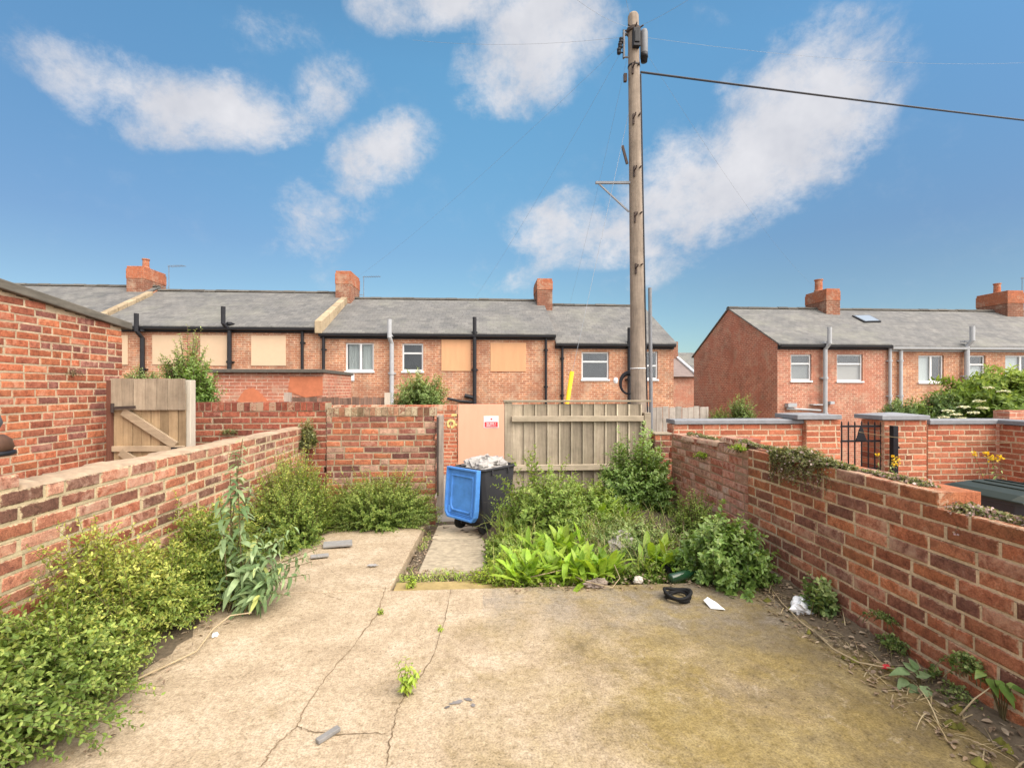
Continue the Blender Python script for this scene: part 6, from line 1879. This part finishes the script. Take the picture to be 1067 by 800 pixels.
cushion('scrubby growth where the pinkish wall meets the dark red wall', [(WR + .05, yq(765), .95), (WR + .08, yq(800), .93)], .07, .03, 160, 405, fl=.15)
c = P(752, 455, x=WR - .02)
weed_mound('wall_sprig', 'green sprig growing from the pinkish wall near its top', (WR - .02, yq(733), .74), .04, .05, .05, 26, 10, .02, M['sprig'], 406, W=.7)
weed_mound('wall_sprig', 'small sprig at the top of the joint between pinkish and dark red walls', (WR - .0, yq(772), .90), .04, .07, .05, 30, 10, .02, M['sprig'], 407, W=.7)
# ragwort with yellow flowers, twice
def ragwort(label, px, py, y, h, n, seed):
    q = np.random.default_rng(seed)
    c = P(px, py, y=y)
    base = np.stack([c.x + q.normal(0, .02, n), c.y + q.normal(0, .02, n), np.full(n, c.z - h)], 1)
    tip = np.stack([c.x + q.normal(0, .10, n), c.y + q.normal(0, .06, n), c.z + q.uniform(-.12, .04, n)], 1)
    e = big_plant('ragwort', label, 'weed', base, tip, 14, .05, .014, M['light_shrub'], seed, t0=.3, stem_r=.004, opposite=False)
    m_ = 0
    for i in range(n):
        ps = np.repeat(tip[i:i + 1], 16, axis=0) + q.normal(0, .011, (16, 3)); d = nrm(q.normal(0, 1, (16, 3)) + np.array([0, -.5, .5]))
        v, f, k = small_leaves(ps, d, nrm(q.normal(0, 1, (16, 3))), np.full(16, .020), np.full(16, .015), .05)
        mesh_np('flower', v, f, M['yellow_flower'], e, per_leaf_rnd(16, k, None, 1, q))
ragwort('ragwort with yellow flowers above the green bin lid', 1040, 470, 3.6, .8, 5, 411)
ragwort('yellow flowering weed in front of the black steel gate post', 921, 473, 5.2, .75, 6, 412)
# ivy clump where the left wall meets the back wall
weed_mound('ivy_clump', 'ragged clump of ivy on the corner where the left wall meets the back wall', (-2.12, YB - .12, .74), .15, .14, .30, 120, 16, .034, M['creeper'], 413, W=.8, cat='ivy')
weed_mound('wall_sprig', 'small fern rooted in the deep red wall between gate and corner', (P(240, 449, y=YB).x, YB, P(240, 449, y=YB).z - .02), .10, .04, .05, 30, 10, .025, M['creeper'], 414, W=.5)
c = P(73, 389, x=XS)
weed_mound('wall_sprig', 'dead sprig rooted in the face of the brick shed', (XS + .02, c.y, c.z), .03, .04, .06, 16, 8, .02, M['dead_leaf'], 415, W=.5)
# --- shrubs beyond the walls
def shrub(label, px, py_top, py_bot, w_px, y, n, seed, mat, K=22, L=.06, Wr=.35, name='shrub', zb=None, ry=None, inner=.5, lump=.35):
    a, b = P(px - w_px / 2, py_top, y=y), P(px + w_px / 2, py_top, y=y)
    zb = -.4 if zb is None else zb
    zt = a.z
    cx_ = (a.x + b.x) / 2; rx = (b.x - a.x) / 2
    zc = P(px, py_bot, y=y).z - .1
    q = np.random.default_rng(seed)
    tip = dome(n, (cx_, y, zc), rx, ry or rx * .8, (zt - zc), seed, inner, lump, -.5); n = len(tip)
    base = np.stack([cx_ + (tip[:, 0] - cx_) * .35, y + (tip[:, 1] - y) * .35, np.minimum(zc - .2, tip[:, 2] - .15) - .25 * q.random(n)], 1)
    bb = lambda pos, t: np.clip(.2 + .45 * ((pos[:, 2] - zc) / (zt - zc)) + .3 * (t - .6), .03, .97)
    e = bush(name, label, 'shrub', base, tip, K, L, L * Wr, mat, M['stem_red'], seed, fwd=.6, droop=.1, bias=bb, spread=.7, stem_r=.006, big=False)
    tr = MB(); tr.tube([(cx_, y, zb), (cx_ + .03, y, (zb + zc) / 2), (cx_, y, zc + .1)], [.05, .04, .025], 8); tr.obj('trunk', M['stem_red'], e)
    return e
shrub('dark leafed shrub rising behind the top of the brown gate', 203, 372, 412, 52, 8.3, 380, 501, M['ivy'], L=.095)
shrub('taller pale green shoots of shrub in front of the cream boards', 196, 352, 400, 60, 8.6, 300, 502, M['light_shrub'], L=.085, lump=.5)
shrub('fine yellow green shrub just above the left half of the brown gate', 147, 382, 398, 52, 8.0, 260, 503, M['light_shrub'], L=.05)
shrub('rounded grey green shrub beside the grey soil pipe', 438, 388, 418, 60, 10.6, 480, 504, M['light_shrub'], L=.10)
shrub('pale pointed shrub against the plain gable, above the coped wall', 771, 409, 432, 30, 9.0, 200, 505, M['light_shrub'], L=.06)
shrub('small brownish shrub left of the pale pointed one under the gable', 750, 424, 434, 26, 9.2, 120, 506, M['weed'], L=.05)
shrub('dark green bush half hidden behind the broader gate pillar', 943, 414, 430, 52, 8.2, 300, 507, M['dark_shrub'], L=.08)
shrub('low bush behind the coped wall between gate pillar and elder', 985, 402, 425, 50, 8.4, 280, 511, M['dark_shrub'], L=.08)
# elder in flower
q = np.random.default_rng(520)
e = wthing('elder_tree', 'spreading elder with cream flower heads above the coped wall by the green bin', 'tree', (P(1040, 430, y=8.4).x, 8.4, -.4))
cx_, y = P(1045, 420, y=8.4).x, 8.4
tr = MB()
for k in range(6):
    a = k * 1.05
    tr.tube([(cx_ + .05 * math.cos(a), y + .05 * math.sin(a), -.45), (cx_ + .25 * math.cos(a), y + .2 * math.sin(a), .5), (cx_ + .7 * math.cos(a), y + .5 * math.sin(a), 1.25)], [.05, .04, .02], 8)
tr.obj('trunk', M['stem_red'], e)
tp = dome(640, (cx_, y, .95), 1.42, .8, .82, 521, .45, .3, -.25); n = len(tp)
bs = np.stack([cx_ + (tp[:, 0] - cx_) * .55, y + (tp[:, 1] - y) * .5, tp[:, 2] - .25 - .2 * q.random(n)], 1)
pos, d, up, t, cv = shoots(bs, tp, 20, 522, .3, .3, out=1.0, fwd=.5, droop=.2)
nn = len(pos); Ls = .11 * q.uniform(.6, 1.2, nn)
v, f, k = small_leaves(pos, d, up, Ls, Ls * .38, .15)
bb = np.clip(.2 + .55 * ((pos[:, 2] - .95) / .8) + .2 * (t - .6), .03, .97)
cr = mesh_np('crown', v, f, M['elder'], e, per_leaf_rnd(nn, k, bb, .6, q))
stem_mesh('branch', cv, M['stem_red'], e, .008, .003)
fl = [(988, 428), (996, 432), (1004, 424), (1014, 430), (1020, 418), (1030, 404), (1002, 436), (984, 435), (1046, 408), (1024, 425)]
for i, (px, py) in enumerate(fl):
    p = P(px, py, y=7.75 + (.12 if py < 412 else 0)); m_ = 90
    a = q.uniform(0, 6.283, m_); r_ = .085 * np.sqrt(q.random(m_))
    ps = np.stack([p.x + r_ * np.cos(a), p.y + r_ * np.sin(a) * .8, p.z + .02 - r_ * .25 + q.normal(0, .006, m_)], 1)
    v, f, k = small_leaves(ps, nrm(q.normal(0, 1, (m_, 3)) * np.array([1, 1, .3])), np.tile([[0, -.4, 1.0]], (m_, 1)) + q.normal(0, .2, (m_, 3)), np.full(m_, .03), np.full(m_, .022), .05)
    mesh_np('flower_head', v, f, M['elder_flower'], e, per_leaf_rnd(m_, k, None, 1, q))
# chimney-like brick pier beyond the elder
a, b = P(1052, 428, y=7.2), P(1075, 437, y=7.2)
mb = MB(); mb.box((a.x, 7.2, -.3), (b.x + .5, 7.45, a.z)); tag(mb.obj('brick_pier', M['house_brick_red']), 'bit of brick pier showing above the coping under the elder', 'wall')

# ================================================================== LITTER
def crumple(name, label, cat, px, py, rx, ry, rz, mat, seed, z=.0, rot=0.3, amp=.45):
    c = P(px, py, z=z)
    b = lump((c.x, c.y, z + rz * .8), rx, ry, rz, seed, 20, 10, amp, rot)
    b.v = [(x, y, max(zz, z + .002)) for (x, y, zz) in b.v]
    return tag(b.obj(name, mat), label, cat)
crumple('plastic_bag', 'crumpled white plastic bag at the foot of the dark red wall', 'bag', 836, 638, .075, .06, .05, M['white_bag'], 601)
b = MB(); c = P(743, 632, z=0)
b.add([(c.x - .04, c.y + .05, .022), (c.x - .01, c.y + .055, .04), (c.x + .02, c.y + .0, .03), (c.x + .055, c.y - .05, .004), (c.x + .03, c.y - .06, .012), (c.x - .03, c.y - .03, .004), (c.x - .02, c.y + .01, .028)],
      [(0, 6, 1), (6, 2, 1), (6, 5, 4), (6, 4, 2), (2, 4, 3), (0, 5, 6)])
o = b.obj('paper_scrap', M['paper']); s_ = o.modifiers.new('thick', 'SOLIDIFY'); s_.thickness = .003
tag(o, 'white folded scrap of paper lying on the stained concrete', 'paper')
b = MB(); c = P(706, 624, z=0)
for k in range(3):
    b.tube([(c.x + (.075 + .006 * k) * math.cos(t), c.y + (.068 + .005 * k) * math.sin(t), .014 + .016 * k + .012 * math.sin(2 * t + k)) for t in [i * 6.283 / 26 for i in range(24 + k)]], .011, 7)
tag(b.obj('rubber_ring', M['rubber'], smooth=True), 'black coil of old rubber pipe lying on the concrete before the docks', 'pipe')
c = P(722, 602, z=.03); b = MB()
b.lathe([(.0, 0), (.030, .002), (.033, .01), (.033, .13), (.028, .16), (.014, .19), (.013, .225), (.016, .23), (.016, .245), (.0, .246)], (0, 0, 0), 'x', 16)
o = b.obj('bottle', M['bottle'], smooth=True); o.location = (c.x - .18, c.y - .02, .038); o.rotation_euler = (0, R(-6), R(14)); tag(o, 'dark green glass bottle lying under the weeds behind the rubber coil', 'bottle')
crumple('dirty_rag', 'dirty grey brown rag lying at the edge of the docks', 'rag', 622, 611, .085, .035, .03, M['cloth'], 602, rot=.25)
crumple('rubble_lump', 'large pale lump of rubble half buried among the docks', 'rubble', 648, 577, .11, .09, .10, M['rubble'], 603, z=-.03, amp=.35)
crumple('rubble_lump', 'small pale stone in front of the weeds, right of the rag', 'rubble', 665, 607, .035, .025, .025, M['rubble'], 604, amp=.3)
crumple('rubble_lump', 'tiny white stone under the rounded pale green bush', 'rubble', 745, 609, .014, .012, .012, M['rubble'], 605, amp=.2)
crumple('black_rag', 'dark rotten bag under the weeds by the green bottle', 'bag', 704, 596, .12, .06, .05, M['rubber'], 606, z=-.02, amp=.4)
crumple('paper_scrap', 'white scrap caught under the left hedge near a fallen stick', 'paper', 224, 663, .016, .016, .012, M['paper'], 607, amp=.3)
crumple('red_scrap', 'red plastic scrap among dead stems at the dark red wall foot', 'litter', 923, 696, .022, .012, .010, M['red_sign'], 608, z=.02, amp=.3)
b = MB(); c = P(342, 768, z=0); b.obox((c.x, c.y, .012), Vector((.032, .036, 0)), Vector((-.010, .009, 0)), Vector((0, 0, .008))); tag(b.obj('slate_fragment', M['slate_bit'], bevel=.003), 'small grey sliver of slate on the bare concrete by the crack', 'slate')
b = MB(); c = P(352, 568, z=-.06); b.obox((c.x, c.y, -.045), Vector((.13, .012, .004)), Vector((-.02, .07, 0)), Vector((0, 0, .009))); tag(b.obj('slate_fragment', M['slate_bit'], bevel=.003), 'broken roof slate lying in front of the round green privet bush', 'slate')
b = MB(); c = P(333, 580, z=-.04); b.obox((c.x, c.y, -.03), Vector((.07, .02, 0)), Vector((-.012, .03, 0)), Vector((0, 0, .007))); tag(b.obj('slate_fragment', M['slate_bit'], bevel=.003), 'smaller piece of slate beside the silvery buddleia', 'slate')
b = MB(); c = P(388, 586, z=-.02); mbv = blot(388, 586, .05, .03, -.018, random.Random(77)); b.add(*mbv); tag(b.obj('slate_fragment', M['slate_bit']), 'flat grey flake of slate on the concrete strip near the step', 'slate')
# long fallen stick by the hedge
q = random.Random(91)
def stick(label, pts, r0, r1, z0=.012, name='fallen_stick'):
    b = MB(); pp = [P(a, c_, z=z_) for a, c_, z_ in pts]
    b.tube(pp, [r0 + (r1 - r0) * k / (len(pp) - 1) for k in range(len(pp))], 7)
    return tag(b.obj(name, M['twig'], smooth=True), label, 'stick')
stick('long pale stick bent over the concrete along the hedge', [(132, 712, .02), (165, 697, .014), (205, 678, .02), (222, 655, .05), (240, 641, .08), (262, 638, .09)], .005, .0035)
stick('short dark twig lying beside the long pale stick', [(118, 731, .008), (136, 718, .014)], .004, .003)
stick('second thin stick crossing the long pale one', [(135, 711, .012), (158, 699, .02), (172, 692, .02)], .003, .002)
stick('bleached stem curling out from under the dirty rag', [(590, 597, .03), (612, 606, .05), (638, 612, .02), (646, 602, .06), (640, 588, .12)], .004, .003)
stick('pale stem lying across the foot of the docks', [(553, 601, .05), (575, 596, .07), (592, 592, .09)], .004, .003)
stick('forked dead stem leaning on the dark red wall near the frame edge', [(1000, 745, .03), (1015, 728, .10), (1033, 715, .16)], .004, .002)
stick('bundle of dead stems where the dirt strip narrows', [(846, 655, .02), (868, 676, .03), (895, 690, .03), (935, 697, .03)], .005, .004)
stick('thin dead stem curving from the rounded bush towards the white bag', [(800, 608, .02), (815, 628, .02), (835, 648, .02), (862, 668, .02)], .004, .003)
stick('straight straw lying on the mossy stained concrete', [(893, 688, .01), (915, 710, .008)], .003, .002)
# dead leaves, twigs and crumbs along the right wall and in the gap by the path
def scatter(name, label, xr, yr, n, size, mat, seed, zf=lambda x, y: .012, dens=None):
    q = np.random.default_rng(seed)
    x = xr[0] + (xr[1] - xr[0]) * q.random(n); y = yr[0] + (yr[1] - yr[0]) * q.random(n)
    z = np.array([zf(a, b_) for a, b_ in zip(x, y)])
    pos = np.stack([x, y, z], 1); az = q.uniform(0, 6.283, n)
    d = np.stack([np.cos(az), np.sin(az), q.normal(0, .2, n)], 1); up = np.stack([q.normal(0, .3, n), q.normal(0, .3, n), np.ones(n)], 1)
    Ls = size * q.uniform(.3, 1.3, n)
    v, f, k = small_leaves(pos, d, up, Ls, Ls * q.uniform(.15, .7, n), .2)
    o = mesh_np(name, v, f, M[mat], None, per_leaf_rnd(n, k, None, 1, q)); tag(o, label, 'litter', kind='stuff')
    return o
scatter('dead_leaves', 'dead leaves and crumbs along the foot of the dark red wall', (1.80, 2.17), (1.2, 3.3), 900, .030, 'dead_leaf', 621, lambda x, y: .008 + .03 * max(0, (x - 1.9) / .28))
scatter('dead_leaves', 'dead leaves and crumbs in the gap before the path slab', (-.62, .12), (3.55, 3.8), 360, .030, 'dead_leaf', 622, lambda x, y: -.045)
scatter('dead_leaves', 'dead leaves in the joint beside the pale path slab', (-.65, -.54), (3.75, 5.5), 300, .025, 'dead_leaf', 623, lambda x, y: -.085 - .168 * (y - 3.8) / 2)
scatter('dead_leaves', 'dead leaves under the weeds along the bed edge', (.2, 2.1), (3.22, 3.5), 520, .026, 'dead_leaf', 624, lambda x, y: .010)
scatter('dead_leaves', 'dead leaves under the front of the left hedge', (-1.72, -1.5), (1.3, 4.6), 300, .024, 'dead_leaf', 625, lambda x, y: .012 if y < 3.3 else .012 - .063 * (y - 3.32))
scatter('dead_leaves', 'scattered specks of grit over the open concrete', (-1.4, 1.8), (1.2, 3.2), 130, .012, 'dead_leaf', 626, lambda x, y: .004)
